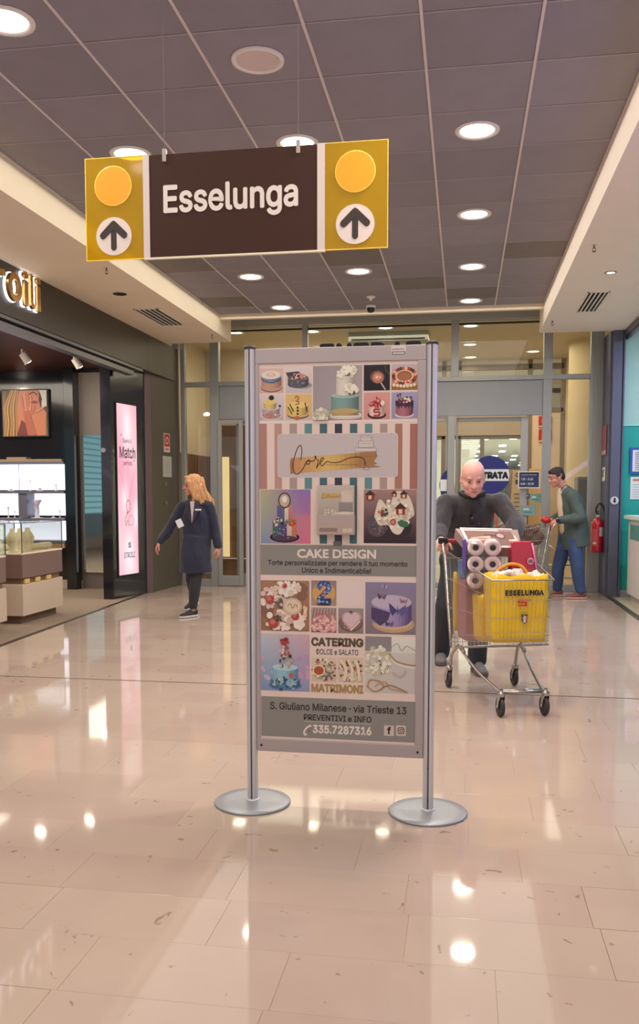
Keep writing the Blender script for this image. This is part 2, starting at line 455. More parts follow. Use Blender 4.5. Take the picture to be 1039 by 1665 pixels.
# ---- plaster soffits either side
plaster = mat('cream_plaster', (240, 226, 200), .7, var=.02, vscale=2)
G().box((-5.0, -5, 3.5), (-3.25, 12.1, 3.95)).build('trim_1', plaster, kind='structure', label='cream plaster soffit along the left side')
G().box((.965, -5, 3.5), (2.12, 12.1, 3.95)).build('trim_2', mat('cream_plaster_right', (240, 228, 214), .7, var=.02, vscale=2), kind='structure', label='cream plaster soffit along the right side')
G().box((-3.25, 11.52, 3.70), (.965, 11.6, 4.02)).build('trim_3', plaster, kind='structure', label='cream plaster drop at the end of the tiled ceiling')
G().box((-5.0, 11.6, 3.95), (2.3, 12.8, 4.02)).build('trim_4', plaster, kind='structure', label='upper ceiling strip in front of the glass front')

# ---- left wall: fascia, piers
fasc = mat('brown_fascia', (62, 54, 48), .38, var=.05, vscale=2)
grey_m = mat('gunmetal_trim', (120, 118, 122), .35, .6)
wl = G().box((-4.35, -3.0, 3.02), (-4.2, 11.42, 3.5)).build('wall_left', fasc, kind='structure', label='dark brown fascia above the jewellery shop front')
g = G(); g.box((-4.33, -3, 2.90), (-4.225, 10.9, 2.955)).box((-4.36, -3, 2.955), (-4.30, 10.9, 2.985)).box((-4.33, -3, 2.985), (-4.215, 11.2, 3.02))
g.build('shutter_track', grey_m, wl)
pier = mat('olive_grey_panel', (84, 80, 68), .45, var=.04)
blackm = mat('gloss_black_panel', (26, 27, 34), .16, coat=.4)
mauve = mat('mauve_metal', (128, 108, 112), .3, .5)
p1 = G().prism([(-4.60, 10.68), (-4.47, 10.70), (-4.315, 11.5), (-4.6, 11.5)], 0, 3.02).build('wall_left_pier', blackm, kind='structure', label='glossy black pier carrying the pink light box')
G().prism([(-4.6, 11.42), (-4.2, 11.42), (-4.2, 12.6), (-4.6, 12.6)], 3.02, 3.5).prism([(-4.6, 11.62), (-4.265, 11.62), (-4.205, 12.6), (-4.6, 12.6)], 0, 3.02).build('wall_left_end', pier, kind='structure', label='olive grey wall panel between jewellery shop and glass front')
g = G(); g.prism([(-4.6, 11.5), (-4.315, 11.5), (-4.265, 11.62), (-4.6, 11.62)], 0, 3.02); g.box((-4.318, 11.49, 0), (-4.30, 11.51, 3.02))
g.build('trim_5', mauve, kind='structure', label='mauve metal edge strip beside the black pier', bevel=.004)

# ---- jewellery shop shell
carpet = mat('taupe_carpet', (138, 122, 106), .9, var=.12, vscale=30, bump=.3, bscale=300)
sf = G()
ys = [-1, 1, 3, 5, 7.2, 9, 10.7, 12.0]
sf.prism([(-9.5, -1)] + [(XL(v), v) for v in ys[:-1]] + [(XL(11.4), 11.4), (-4.42, 11.45), (-4.42, 12.05), (-9.5, 12.05)], -.05, .004)
sf.build('floor_shop_left', carpet, kind='structure', label='taupe carpet floor of the jewellery shop')
g = G()
for a, b_ in zip(ys[:-2] + [10.7], ys[1:-1] + [11.4]):
    g.prism([(XL(a) - .02, a), (XL(a) + .02, a), (XL(b_) + .02, b_), (XL(b_) - .02, b_)], -.01, .006)
g.build('threshold_left', mat('dark_threshold', (58, 46, 38), .4, .3), kind='structure', label='dark threshold strip of the jewellery shop')
navy = mat('navy_lacquer', (25, 26, 32), .12, coat=.5)
G().box((-9.5, 12.0, 0), (-4.6, 12.1, 3.2)).build('wall_back_shop', navy, kind='structure', label='glossy dark navy back wall of the jewellery shop')
G().box((-9.5, -1, 3.15), (-4.36, 12.05, 3.2)).build('ceiling_shop_left', mat('maroon_ceiling', (72, 30, 34), .5), kind='structure', label='maroon ceiling of the jewellery shop')
G().box((-9.6, -1, 0), (-9.5, 12.1, 3.2)).build('wall_far_left', mat('shop_wall', (150, 130, 118), .6), kind='structure', label='far side wall of the jewellery shop')
G().box((-5.61, 11.74, 0), (-5.46, 12.0, 3.15)).build('trim_6', navy, kind='structure', label='narrow navy pier beside the display shelves', bevel=.005)
g = G().box((-5.46, 11.93, .0), (-4.6, 11.99, 3.1)).build('trim_7', mat('taupe_panel', (112, 102, 96), .4, var=.04), kind='structure', label='taupe panel behind the tall mirror')
G().box((-7.5, 11.90, 0), (-5.45, 11.99, .12)).build('baseboard_left', mat('pale_skirting', (182, 166, 146), .5), kind='structure', label='pale skirting of the jewellery shop')

# ---- blue green shop on the right
teal_lo = mat('teal_wall', (22, 160, 150), .45, var=.03); teal_hi = mat('pale_aqua_wall', (158, 200, 190), .55, var=.03)
G().box((2.0, 12.1, 0), (6.5, 12.2, 2.265)).build('wall_right', teal_lo, kind='structure', label='saturated teal lower wall of the shop on the right')
G().box((2.0, 12.1, 2.285), (6.5, 12.2, 3.6)).build('wall_right_upper', teal_hi, kind='structure', label='pale aqua upper wall of the shop on the right')
G().box((2.0, 12.085, 2.262), (6.5, 12.2, 2.288)).build('trim_8', mat('aqua_stripe', (150, 214, 205), .4), kind='structure', label='pale stripe between teal and aqua walls')
G().box((2.0, 12.06, 0), (6.5, 12.1, .1)).build('baseboard_right', mat('grey_skirting', (140, 140, 138), .5), kind='structure', label='grey skirting under the teal wall')
G().box((1.95, -1, -.05), (6.5, 12.1, .003)).build('floor_shop_right', mat('beige_shop_floor', (190, 178, 158), .3, var=.05), kind='structure', label='beige floor of the shop on the right')
G().box((2.12, -1, 3.55), (6.5, 12.2, 3.6)).build('ceiling_shop_right', white, kind='structure', label='white ceiling of the shop on the right')
G().box((6.5, -1, 0), (6.6, 12.2, 3.6)).build('wall_far_right', teal_hi, kind='structure', label='far side wall of the shop on the right')
g = G().box((1.885, 5, -.01), (1.91, 12.1, .005)).box((1.93, 5, -.01), (1.96, 12.1, .006)); g.box((1.91, 5, -.01), (1.93, 12.1, .001))
g.build('threshold_right', mat('track_metal', (74, 78, 72), .35, .5), kind='structure', label='dark floor track along the right shop front')
slate = mat('slate_violet_metal', (92, 96, 116), .4, .25, var=.04, vscale=1)
g = G().box((1.875, 12.12, 0), (2.04, 12.62, 3.5)); g.box((1.905, 12.05, 0), (2.03, 12.13, 3.5)); g.box((2.035, 12.03, 0), (2.055, 12.1, 3.5))
g.build('wall_right_pier', slate, kind='structure', label='slate violet metal pier carrying the fire extinguisher', bevel=.005)
G().box((2.05, -1, 3.42), (2.12, 12.1, 3.5)).box((2.07, -1, 3.38), (2.1, 12.1, 3.42)).build('trim_9', slate, kind='structure', label='slate metal head rail over the right shop front')

# ---- glazed entrance front at Y = 12.65
FY = 12.65
fr = mat('silver_grey_frame', (152, 155, 152), .4, .35, var=.03, vscale=2)
pane = glass('clear_pane')
f1 = thing('window_1', None, None, (0, FY, 0)); tag(f1, 'silver framed glass entrance front at the end of the passage', kind='structure')
def bar(n, x0, z0, x1, z1, d=.05, y=FY, par=None, m=None):
    return G().bbox((x0, y - d, z0), (x1, y + d, z1), .006).build(n, m or fr, par or f1)
for x0, x1, z0, z1 in ((-4.29, -4.21, 0, 3.95), (-4.17, -4.10, 0, 3.95), (-3.72, -3.58, 0, 3.95), (-2.33, -2.25, 2.96, 3.95), (-.2, -.09, 2.96, 3.95), (1.07, 1.19, 0, 3.95), (1.70, 1.76, 0, 3.95), (1.755, 1.80, 0, 3.95), (1.795, 1.875, 0, 3.95)):
    bar('mullion', x0, z0, x1, z1)
bar('transom', -4.1, 2.955, 1.70, 3.02, .055)
bar('head_rail', -4.3, 3.80, 1.88, 3.95, .09)
bar('head_track', -4.3, 3.74, 1.88, 3.765, .02, m=black)
bar('bottom_rail', -4.1, .0, -3.72, .10, .045); bar('bottom_rail', 1.19, 0, 1.70, .10, .045)
bar('sill', -4.1, .18, -3.72, .205, .03); bar('sill', 1.19, .18, 1.7, .205, .03)
panel_m = mat('grey_infill_panel', (142, 146, 148), .5, var=.03)
bar('infill_panel', -3.58, 2.47, 1.07, 2.955, .03, m=panel_m)
for x0, x1, z0, z1 in ((-4.10, -3.72, 3.02, 3.8), (-3.58, -2.33, 3.02, 3.8), (-2.25, -.2, 3.02, 3.8), (-.09, 1.07, 3.02, 3.8), (1.19, 1.70, 3.02, 3.8), (-4.1, -3.72, .205, 2.955), (1.19, 1.7, .205, 2.955)):
    G().box((x0, FY - .004, z0), (x1, FY + .004, z1)).build('pane', pane, f1)
# sliding leaves
def leaf(nm, x0, x1, y, lab, bottom=.18, st=.05):
    t = thing(nm, None, None, (x0, y, 0)); tag(t, lab, kind='structure')
    for a, b_ in ((x0, x0 + st), (x1 - st, x1)): G().bbox((a, y - .02, .01), (b_, y + .02, 2.46), .004).build('stile', fr, t)
    G().bbox((x0 + st, y - .02, .01), (x1 - st, y + .02, bottom), .004).build('bottom_rail', fr, t)
    G().bbox((x0 + st, y - .02, 2.40), (x1 - st, y + .02, 2.46), .004).build('top_rail', fr, t)
    G().box((x0 + st, y - .004, bottom), (x1 - st, y + .004, 2.40)).build('pane', pane, t)
    return t
leaf('door_1', -3.60, -3.22, 12.60, 'narrow fixed glass door leaf at the left of the entrance', .16, .06)
leaf('door_2', -3.34, -2.25, 12.70, 'left sliding glass door leaf of the entrance')
leaf('door_3', -2.05, -1.0, 12.76, 'middle sliding glass door leaf of the entrance')
bar('door_post', -.235, 0, -.135, 2.47, .05)
leaf('door_4', -1.25, -.235, 12.68, 'glass door leaf left of the entrance post', .1, .03)
dl = leaf('door_5', -.12, .88, 12.74, 'sliding glass door leaf behind the bald man', .1, .03)
G().bbox((.785, 12.70, .01), (.885, 12.78, 2.46), .005).build('wide_stile', alu_dull, dl)

# ---- vestibule behind the glass
vwall = mat('warm_cream_wall', (218, 202, 174), .7, var=.03, vscale=1)
dado = mat('brown_wood_panel', (118, 84, 58), .5, var=.15, vscale=3, stretch=(4, 4, .5))
G().box((-6, 12.75, 3.80), (4.5, 20, 3.85)).build('ceiling_vestibule', vwall, kind='structure', label='warm cream ceiling of the entrance lobby')
G().box((-6, 12.75, -.05), (6, 16.6, -.001)).build('floor_vestibule', mat('lobby_floor', (176, 156, 130), .2, var=.06), kind='structure', label='lobby floor behind the glass doors')
G().box((-4.45, 12.72, 2.02), (-4.38, 14.6, 3.8)).box((-4.45, 14.6, 2.02), (-1.4, 14.7, 3.8)).build('wall_vestibule', vwall, kind='structure', label='cream wall of the entrance lobby')
G().box((-4.45, 12.72, 0), (-4.37, 14.6, 2.02)).box((-4.45, 14.58, 0), (-1.4, 14.7, 2.02)).build('wall_vestibule_lower', dado, kind='structure', label='brown wood dado of the entrance lobby')
G().box((-1.4, 14.6, 0), (-1.3, 16.4, 3.8)).build('wall_vestibule_return', vwall, kind='structure', label='cream return wall inside the entrance lobby')
G().cyl((2.05, 14.6, 0), (2.05, 14.6, 3.8), .42, n=40).build('round_column', mat('cream_column', (226, 204, 158), .6), kind='structure', label='round cream column in the entrance lobby')
G().box((2.3, 12.65, 0), (2.4, 16.4, 3.8)).build('wall_vestibule_right', vwall, kind='structure', label='right hand wall of the entrance lobby')
# second glazed front, Y = 16.4
f2 = thing('window_2', None, None, (0, 16.4, 0)); tag(f2, 'second glazed front between lobby and sales hall', kind='structure')
fr2 = mat('bronze_grey_frame', (142, 130, 114), .45, .3)
for x0, x1, z0, z1 in ((-1.3, -1.2, 0, 3.8), (-.42, -.34, 0, 3.8), (-.16, -.06, 0, 3.8), (.28, .36, 0, 2.4), (1.12, 1.2, 0, 3.8), (1.70, 1.78, 0, 3.8)):
    bar('mullion', x0, z0, x1, z1, .05, 16.4, f2, fr2)
bar('transom', -1.2, 3.62, 1.75, 3.72, .05, 16.4, f2, fr2); bar('transom', -1.2, 2.85, 1.75, 2.93, .05, 16.4, f2, fr2)
bar('header_panel', -1.2, 2.44, 1.12, 2.86, .06, 16.38, f2, mat('beige_header', (178, 160, 140), .6)); bar('transom', -1.2, 2.38, 1.12, 2.44, .05, 16.4, f2, fr2)
G().box((-1.2, 16.396, .05), (1.12, 16.404, 2.38)).box((-1.2, 16.396, 2.93), (1.7, 16.404, 3.62)).build('pane', pane, f2)
G().box((1.78, 16.36, 0), (2.4, 16.5, 3.8)).box((1.20, 16.37, 0), (1.7, 16.5, 2.85)).build('wall_lobby_end', mat('peach_wall', (226, 206, 180), .6), kind='structure', label='peach wall panel beside the second glazed front')
# ---- bright sales hall beyond
hallw = mat('hall_white', (236, 232, 220), .6)
G().box((-9, 16.6, -.05), (14, 76, 0)).build('floor_hall', mat('hall_floor', (200, 192, 178), .25), kind='structure', label='pale floor of the sales hall')
G().box((-9, 20, 3.6), (14, 76, 3.7)).build('ceiling_hall', mat('hall_ceiling', (232, 232, 226), .7), kind='structure', label='grey white ceiling of the sales hall')
G().box((-9, 76, 0), (14, 76.1, 3.6)).box((-9.1, 16.5, 0), (-9, 76, 3.6)).box((14, 16.5, 0), (14.1, 76, 3.6)).box((-4, 34, 0), (.2, 34.2, 3.1)).build('wall_hall', hallw, kind='structure', label='white walls of the sales hall')
G().box((-9, 20, 2.75), (14, 20.1, 3.9)).build('wall_hall_header', hallw, kind='structure', label='white wall above the second glazed front')
# high end wall of the passage outside the lobby
G().box((-6, 12.6, 3.95), (4.5, 12.7, 4.1)).build('wall_back', plaster, kind='structure', label='cream strip above the glass front')
G().box((2.055, 12.2, 0), (2.4, 12.7, 3.6)).build('trim_10', teal_lo, kind='structure', label='wall end behind the right pier')
# ================================================================== CEILING FITTINGS
lamp_e = mat('lit_diffuser', (255, 248, 236), .4, emit=5)
lamp_w = mat('lit_lobby_diffuser', (255, 240, 212), .4, emit=3.5)
ring_m = mat('white_ring', (236, 230, 222), .35)
def downlight(x, y, z, label, power, group, r=.125, e=lamp_e, col=(255, 236, 214), vis=True):
    t = thing('downlight', label, 'light', (x, y, z), group)
    G().lathe([(r + .022, 0), (r + .02, -.008), (r, -.010), (r - .012, -.004), (r - .014, 0)], (x, y, z), 36).build('ring', ring_m, t)
    G().lathe([(r - .012, -.002), (r * .6, -.0035), (1e-4, -.004)], (x, y, z), 36).build('diffuser', e, t)
    area('downlight_lamp', (x, y, z - .014), r * 1.9, power, col, parent=t, spread=150)
    return t
DL = 'recessed downlights in the passage ceiling'
dls = [(-2.33, 4.32, 'round ceiling light cut by the left edge of the picture, nearest the camera'),
       (-2.355, 6.08, 'round ceiling light just above the left yellow panel of the hanging sign'),
       (-1.155, 6.08, 'round ceiling light half hidden behind the top edge of the hanging sign'),
       (.058, 6.07, 'large round ceiling light nearest the camera on the right'),
       (.058, 7.82, 'second round ceiling light of the right hand row'),
       (.055, 9.56, 'third round ceiling light of the right hand row'),
       (.053, 11.2, 'round ceiling light of the right row, last before the glass front'),
       (-1.15, 9.56, 'round ceiling light under the hanging sign, middle row'),
       (-2.35, 9.6, 'round ceiling light below the sign, left hand row'),
       (-2.34, 11.2, 'farthest round ceiling light of the left row, at the ceiling end')]
for i, (x, y, l) in enumerate(dls): downlight(x, y, 3.759, l, 12 if y > 5 else 16, DL, col=(255, 240, 226))
for i, (x, y) in enumerate([(.06, 4.32), (.06, 2.57), (-2.33, 2.57), (-2.35, .8), (.06, .8), (-1.15, -1.2)]):
    downlight(x, y, 3.759, ['round ceiling light just above the top edge of the picture, right hand row', 'unseen round ceiling light just in front of the camera on the right', 'unseen round ceiling light in front of the camera on the left', 'unseen round ceiling light over the camera on the left', 'unseen round ceiling light over the camera on the right', 'unseen round ceiling light behind the camera'][i], 32 if i == 0 else 4, 'downlights above the camera', col=(255, 228, 218))
for x, y, l in [(-3.42, 13.0, 'lobby ceiling light seen left of the poster stand through the glass'),
                (-2.27, 13.1, 'lobby ceiling light beside the short upper mullion'),
                (-1.16, 12.98, 'lobby ceiling light above the big letters'),
                (.068, 13.04, 'first lobby ceiling light of the right hand row'),
                (.07, 14.63, 'second lobby ceiling light of the right hand row'),
                (.09, 15.95, 'third lobby ceiling light of the right hand row'),
                (.10, 17.4, 'far lobby ceiling light beyond the second glass front, left one'),
                (1.14, 17.6, 'far lobby ceiling light beyond the second glass front, right one'),
                (1.138, 15.5, 'lobby ceiling light near the right hand mullion')]:
    downlight(x, y, 3.799, l, 4, 'lobby ceiling lights', .11, lamp_w, (255, 236, 208))
# speaker disc
t = thing('ceiling_speaker', 'unlit round pinkish white speaker in a ceiling tile', 'speaker', (-1.157, 4.92, 3.76))
G().lathe([(.148, 0), (.146, -.012), (.125, -.014), (.118, -.006)], (-1.157, 4.92, 3.76), 40).build('rim', ring_m, t)
G().lathe([(.118, -.008), (.05, -.010), (1e-4, -.010)], (-1.157, 4.92, 3.76), 40).build('grille', mat('speaker_grille', (226, 204, 196), .7, bump=.4, bscale=600), t)
# dome camera and smoke detector
t = thing('dome_camera', 'small dark dome security camera at the ceiling end', 'camera', (-1.197, 11.29, 3.76))
G().lathe([(.065, 0), (.065, -.02), (.055, -.03)], (-1.197, 11.29, 3.76), 20).build('housing', ring_m, t)
G().lathe([(.055, -.03), (.05, -.06), (.03, -.085), (1e-4, -.09)], (-1.197, 11.29, 3.76), 20).build('dome', mat('smoked_dome', (26, 26, 28), .08), t)
t = thing('smoke_detector', 'white smoke detector in front of the dome camera', 'detector', (-1.143, 10.78, 3.76))
G().lathe([(.055, 0), (.055, -.012), (.03, -.02), (.014, -.022), (.014, -.045), (1e-4, -.048)], (-1.143, 10.78, 3.76), 20).build('sensor_head', ring_m, t)
# sprinklers
def sprinkler(x, y, z, lab):
    t = thing('sprinkler', lab, 'sprinkler', (x, y, z), 'sprinklers in the soffits')
    G().lathe([(.028, 0), (.026, -.004), (.01, -.005)], (x, y, z), 16).build('collar', ring_m, t)
    g = G().cyl((x, y, z - .003), (x, y, z - .03), .006, n=10); g.tube([(x - .012, y, z - .028), (x - .014, y, z - .045), (x, y, z - .056)], .002, 6); g.tube([(x + .012, y, z - .028), (x + .014, y, z - .045), (x, y, z - .056)], .002, 6)
    g.cyl((x - .013, y, z - .029), (x + .013, y, z - .029), .003, n=6); g.cyl((x, y, z - .056), (x, y, z - .059), .016, n=12)
    g.build('nozzle', mat('brass_nozzle', (120, 92, 60), .35, .8), t)
sprinkler(-3.36, 8.01, 3.5, 'sprinkler head in the left soffit, below the hanging sign')
sprinkler(-3.34, 11.46, 3.5, 'sprinkler head at the far end of the left soffit')
sprinkler(1.08, 7.98, 3.5, 'nearer sprinkler head in the right soffit')
sprinkler(1.05, 11.27, 3.5, 'sprinkler head at the far end of the right soffit')
# air grilles
def grille(x0, x1, y0, y1, z, lab):
    t = thing('air_grille', lab, 'vent', ((x0 + x1) / 2, (y0 + y1) / 2, z), 'air grilles in the soffits')
    G().box((x0 + .01, y0 + .01, z - .002), (x1 - .01, y1 - .01, z - .0005)).build('backing', mat('vent_dark', (30, 26, 26), .9), t)
    g = G()
    for a, b_ in (((x0, y0), (x1, y0 + .02)), ((x0, y1 - .02), (x1, y1)), ((x0, y0), (x0 + .015, y1)), ((x1 - .015, y0), (x1, y1))): g.box((*a, z - .008), (*b_, z))
    g.build('frame', ring_m, t)
    n = 4
    for i in range(1, n + 1):
        xx = x0 + (x1 - x0) * i / (n + 1)
        G().box((xx - .008, y0 + .02, z - .012), (xx + .008, y1 - .02, z - .003)).build('slat', ring_m, t)
grille(-3.80, -3.50, 9.80, 10.80, 3.5, 'slatted air grille in the left soffit')
grille(1.27, 1.50, 9.78, 10.80, 3.5, 'slatted air grille in the right soffit')
t = thing('soffit_spot', 'small dark unlit spot recessed in the left soffit', 'light', (-3.656, 9.06, 3.5))
G().lathe([(.075, 0), (.073, -.004), (.062, -.004), (.06, -.001), (1e-4, -.001)], (-3.656, 9.06, 3.5), 24).build('recess', mat('spot_dark', (38, 26, 20), .6), t)
t = thing('soffit_spot', 'small lit spot recessed in the right soffit', 'light', (1.375, 8.974, 3.5))
G().lathe([(.055, 0), (.053, -.005), (.042, -.005)], (1.375, 8.974, 3.5), 24).build('ring', mat('dark_ring', (60, 56, 52), .4, .5), t)
G().lathe([(.042, -.003), (1e-4, -.003)], (1.375, 8.974, 3.5), 24).build('diffuser', mat('warm_spot', (255, 232, 196), .4, emit=3), t)
# air curtain in the lobby
t = thing('air_curtain', 'flat grey air curtain unit on the lobby ceiling behind the letters', 'heater', (-1.1, 13.5, 3.8))
G().bbox((-1.75, 13.3, 3.66), (-.55, 13.8, 3.8), .01).build('casing', mat('heater_grey', (176, 178, 168), .5), t)
G().box((-1.7, 13.29, 3.68), (-.6, 13.3, 3.70)).build('slot', black, t)

# ================================================================== HANGING SIGN  (Y = 4.45)
SY = 4.45; sx = lambda px, py: at(px, py, SY)
yel = bpy.data.materials.new('amber_acrylic'); yel.use_nodes = True
nt = yel.node_tree; nn = nt.nodes; bb = nn['Principled BSDF']; bb.inputs['Base Color'].default_value = lin((200, 168, 16)) + (1,); bb.inputs['Roughness'].default_value = .08
tr = nn.new('ShaderNodeBsdfTransparent'); tr.inputs[0].default_value = lin((232, 206, 60)) + (1,)
tl = nn.new('ShaderNodeBsdfTranslucent'); tl.inputs[0].default_value = lin((255, 214, 40)) + (1,)
m1 = nn.new('ShaderNodeMixShader'); m1.inputs[0].default_value = .2; m2 = nn.new('ShaderNodeMixShader'); m2.inputs[0].default_value = .5
nt.links.new(bb.outputs[0], m1.inputs[1]); nt.links.new(tl.outputs[0], m1.inputs[2]); nt.links.new(m1.outputs[0], m2.inputs[1]); nt.links.new(tr.outputs[0], m2.inputs[2])
nt.links.new(m2.outputs[0], nn['Material Output'].inputs[0])
edge_y = mat('glowing_acrylic_edge', (255, 214, 90), .2, emit=.25)  # edge brightness put in as emission; the edges are no lamps
sg = thing('direction_sign', 'hanging dark brown and amber direction sign reading Esselunga with two up arrows', 'sign', (-1.18, SY, 2.58))
xa, xb, xc, xd = -1.975, -1.635, -.735, -.388; z0, z1 = 2.580, 3.102
brown = mat('dark_brown_panel', (66, 43, 36), .7, spec=.2)
stripw = mat('pale_strip', (214, 202, 196), .5)
G().box((xb + .0, SY - .006, z0 + .004), (xc, SY + .006, z1 - .004)).build('centre_panel', brown, sg)
G().box((xb - .022, SY - .008, z0), (xb + .012, SY + .008, z1)).build('white_strip', stripw, sg)
G().box((xc - .008, SY - .008, z0), (xc + .03, SY + .008, z1)).build('white_strip', stripw, sg)
G().box((xb - .02, SY - .009, z0 - .006), (xc + .03, SY + .009, z0 + .003)).build('bottom_edge', mat('pale_edge', (232, 224, 196), .3), sg)
up = Vector((0, 0, 1))
arrow_m = mat('arrow_brown', (48, 34, 32), .45); cream = mat('sign_cream', (228, 214, 206), .5)
circ_y = mat('amber_disc', (244, 158, 8), .35, emit=.1)  # slight glow put into the colour of an unlit disc
for x0, x1, cx_ in ((xa, xb - .022, (xa + xb - .03) / 2), (xc + .03, xd, (xc + xd) / 2 + .01)):
    G().box((x0, SY - .004, z0), (x1, SY + .004, z1)).build('amber_panel', yel, sg)
    g = G()
    for a, b_ in (((x0, z0), (x1, z0 + .003)), ((x0, z1 - .003), (x1, z1))): g.box((a[0], SY - .0045, a[1]), (b_[0], SY + .0045, b_[1]))
    e_ = x0 if x0 == xa else x1 - .003
    g.box((e_, SY - .0045, z0), (e_ + .003, SY + .0045, z1)).build('panel_edge', edge_y, sg)
    G().cyl((cx_, SY - .005, 2.955), (cx_, SY - .009, 2.955), .098, n=48).build('amber_disc', circ_y, sg)
    G().lathe([(.098, -.009), (.101, -.009), (.101, -.005)], (cx_, SY + .0, 2.955), 48, (0, 1, 0)).build('disc_edge', edge_y, sg)
    c = G().cyl((cx_, SY - .005, 2.70), (cx_, SY - .009, 2.70), .097, n=48).build('arrow_disc', cream, sg)
    pr = Print((cx_, SY - .0095, 2.70), X3, Z3, .0005); wd = .03
    pr.rect(-.0155, -.058, .0155, .045, (0, 0, 0)); pr.ell(0, -.058, .0155, .0155, (0, 0, 0))
    pr.poly([(-.012, .073), (.0, .08), (.012, .073), (.072, .015), (.076, .004), (.070, -.010), (.058, -.015), (.047, -.010), (0, .034), (-.047, -.010), (-.058, -.015), (-.070, -.010), (-.076, .004), (-.072, .015)], (0, 0, 0))
    pr.g.c = [None] * len(pr.g.c); pr.g.build('arrow', arrow_m, c)
P_ = sx(269, 351); Q_ = sx(489, 345)
text('Esselunga', (-1.548, SY - .0085, 2.765), X3, Z3, .708, .178, mat('sign_letter', (226, 214, 208), .5), sg, bold=.022)
for x, wz in ((-1.54, 1), (-.84, 1)):
    G().bbox((x - .010, SY - .012, 3.06), (x + .010, SY + .012, 3.125), .002).build('clamp', mat('clamp_grey', (170, 160, 155), .4), sg)
    G().cyl((x, SY, 3.12), (x, SY, 3.757), .0008, n=6).build('suspension_wire', mat('thin_wire', (120, 112, 112), .5, .3), sg)

# ================================================================== ENTRANCE LETTERS
t = thing('entrance_letters', 'large dark navy letters ENTRATA mounted high on the glass front, tops visible over the stand', 'sign', (-1.2, 12.56, 3.2))
xs = [(at(a, 556, 12.575).x, c, at(b2, 556, 12.575).x - at(a, 556, 12.575).x) for a, b2, c in ((520, 544, 'E'), (547, 572, 'N'), (575, 600, 'T'), (603, 629, 'R'), (633, 659, 'A'), (660, 685, 'T'), (685, 710, 'A'))]
for x, ch, wd in xs:
    text(ch, (x, 12.575, 3.19), X3, Z3, wd, .33, navy_txt, t, bold=.045, ext=.03, name='letter_' + ch.lower())
G().box((-2.1, 12.58, 3.2), (-.5, 12.59, 3.215)).build('mounting_rail', fr, t)

# ================================================================== POSTER STAND  (posts at Y = 3.67)
PYY = 3.67
st = thing('poster_stand', 'free-standing aluminium poster stand with cake shop poster on two round grey feet', 'sign stand', (-.52, PYY, 0))
foot_m = mat('grey_foot', (150, 154, 160), .38, .35, var=.03)
for x in (-.903, -.135):
    G().lathe([(1e-4, .012), (.12, .012), (.163, .010), (.1675, .006), (.168, 0), (1e-4, 0)], (x, PYY - .005, .0005), 64).build('round_foot', foot_m, st)
    g = G(); r = .0235                       # fluted post
    pts = []
    for i in range(48):
        a = 2 * pi * i / 48; q = abs(((a / (pi / 2)) % 1) - .5) * 2      # grooves at four sides
        rr = r * (1 - .28 * max(0, (q - .78) / .22))
        pts.append((x + rr * cos(a), PYY + rr * sin(a)))
    g.prism(pts, .012, 1.972)
    po = g.build('post', alu, st)
    G().box((x - .003, PYY - .0235, .02), (x + .003, PYY - .0165, 1.965)).build('groove_shade', mat('groove_shadow', (96, 88, 92), .5, .4), po)  # dark strip set into the groove as painted shade
    G().lathe([(.0262, 1.968), (.0265, 1.976), (.022, 1.981), (1e-4, 1.982)], (x, PYY, 0), 32).build('cap', black, po)
    G().lathe([(.03, .012), (.03, .018), (.024, .019)], (x, PYY, 0), 32).build('collar', alu, po)
for z in (.36, .11):
    G().cyl((-.135, PYY - .0245, z * .55), (-.135, PYY - .0225, z * .55), .0035, n=10).build('bolt', black, st)
fr_st = mat('stand_frame_satin', (178, 166, 168), .42, .35, var=.02)
FX0, FX1 = -.880, -.158
BY = PYY - .012
G().bbox((FX0, BY, 1.905), (FX1, BY + .03, 1.968), .003).build('top_rail', fr_st, st)
G().bbox((FX0, BY, .235), (FX1, BY + .03, .292), .003).build('bottom_rail', fr_st, st)
G().bbox((FX0, BY, .292), (FX0 + .016, BY + .03, 1.905), .002).build('side_rail', fr_st, st)
G().bbox((FX1 - .034, BY, .292), (FX1, BY + .03, 1.905), .002).build('side_rail', fr_st, st)
for x in (FX0 + .02, FX1 - .022): G().cyl((x, BY - .003, .262), (x, BY, .262), .005, n=12).build('screw', mat('dark_screw', (60, 52, 50), .4, .6), st)
BZ0, BZ1, BX0, BX1 = .292, 1.905, FX0 + .016, FX1 - .034
paper_bg = mat('poster_paper', (226, 205, 196), .5)
G().box((BX0, BY + .008, BZ0), (BX1, BY + .022, BZ1)).build('back_board', alu_dull, st)
poster = G().box((BX0, BY + .006, BZ0), (BX1, BY + .008, BZ1)).build('poster', paper_bg, st)
QY = BY + .0058
def bx(px, py): p = at(px, py, QY); return p.x, p.z
def brect(x0, y0, x1, y1):
    cx_, cy_ = (x0 + x1) / 2, (y0 + y1) / 2
    return bx(x0, cy_)[0], bx(cx_, y1)[1], bx(x1, cy_)[0], bx(cx_, y0)[1]
PO = Vector((0, QY, 0))
def btext(s, x0, y0, x1, y1, m, bold=.0, k=.0006, **kw):
    a, b_, c, d = brect(x0, y0, x1, y1)
    return text(s, (a, QY - k, b_), X3, Z3, c - a, d - b_, m, poster, bold=bold, **kw)
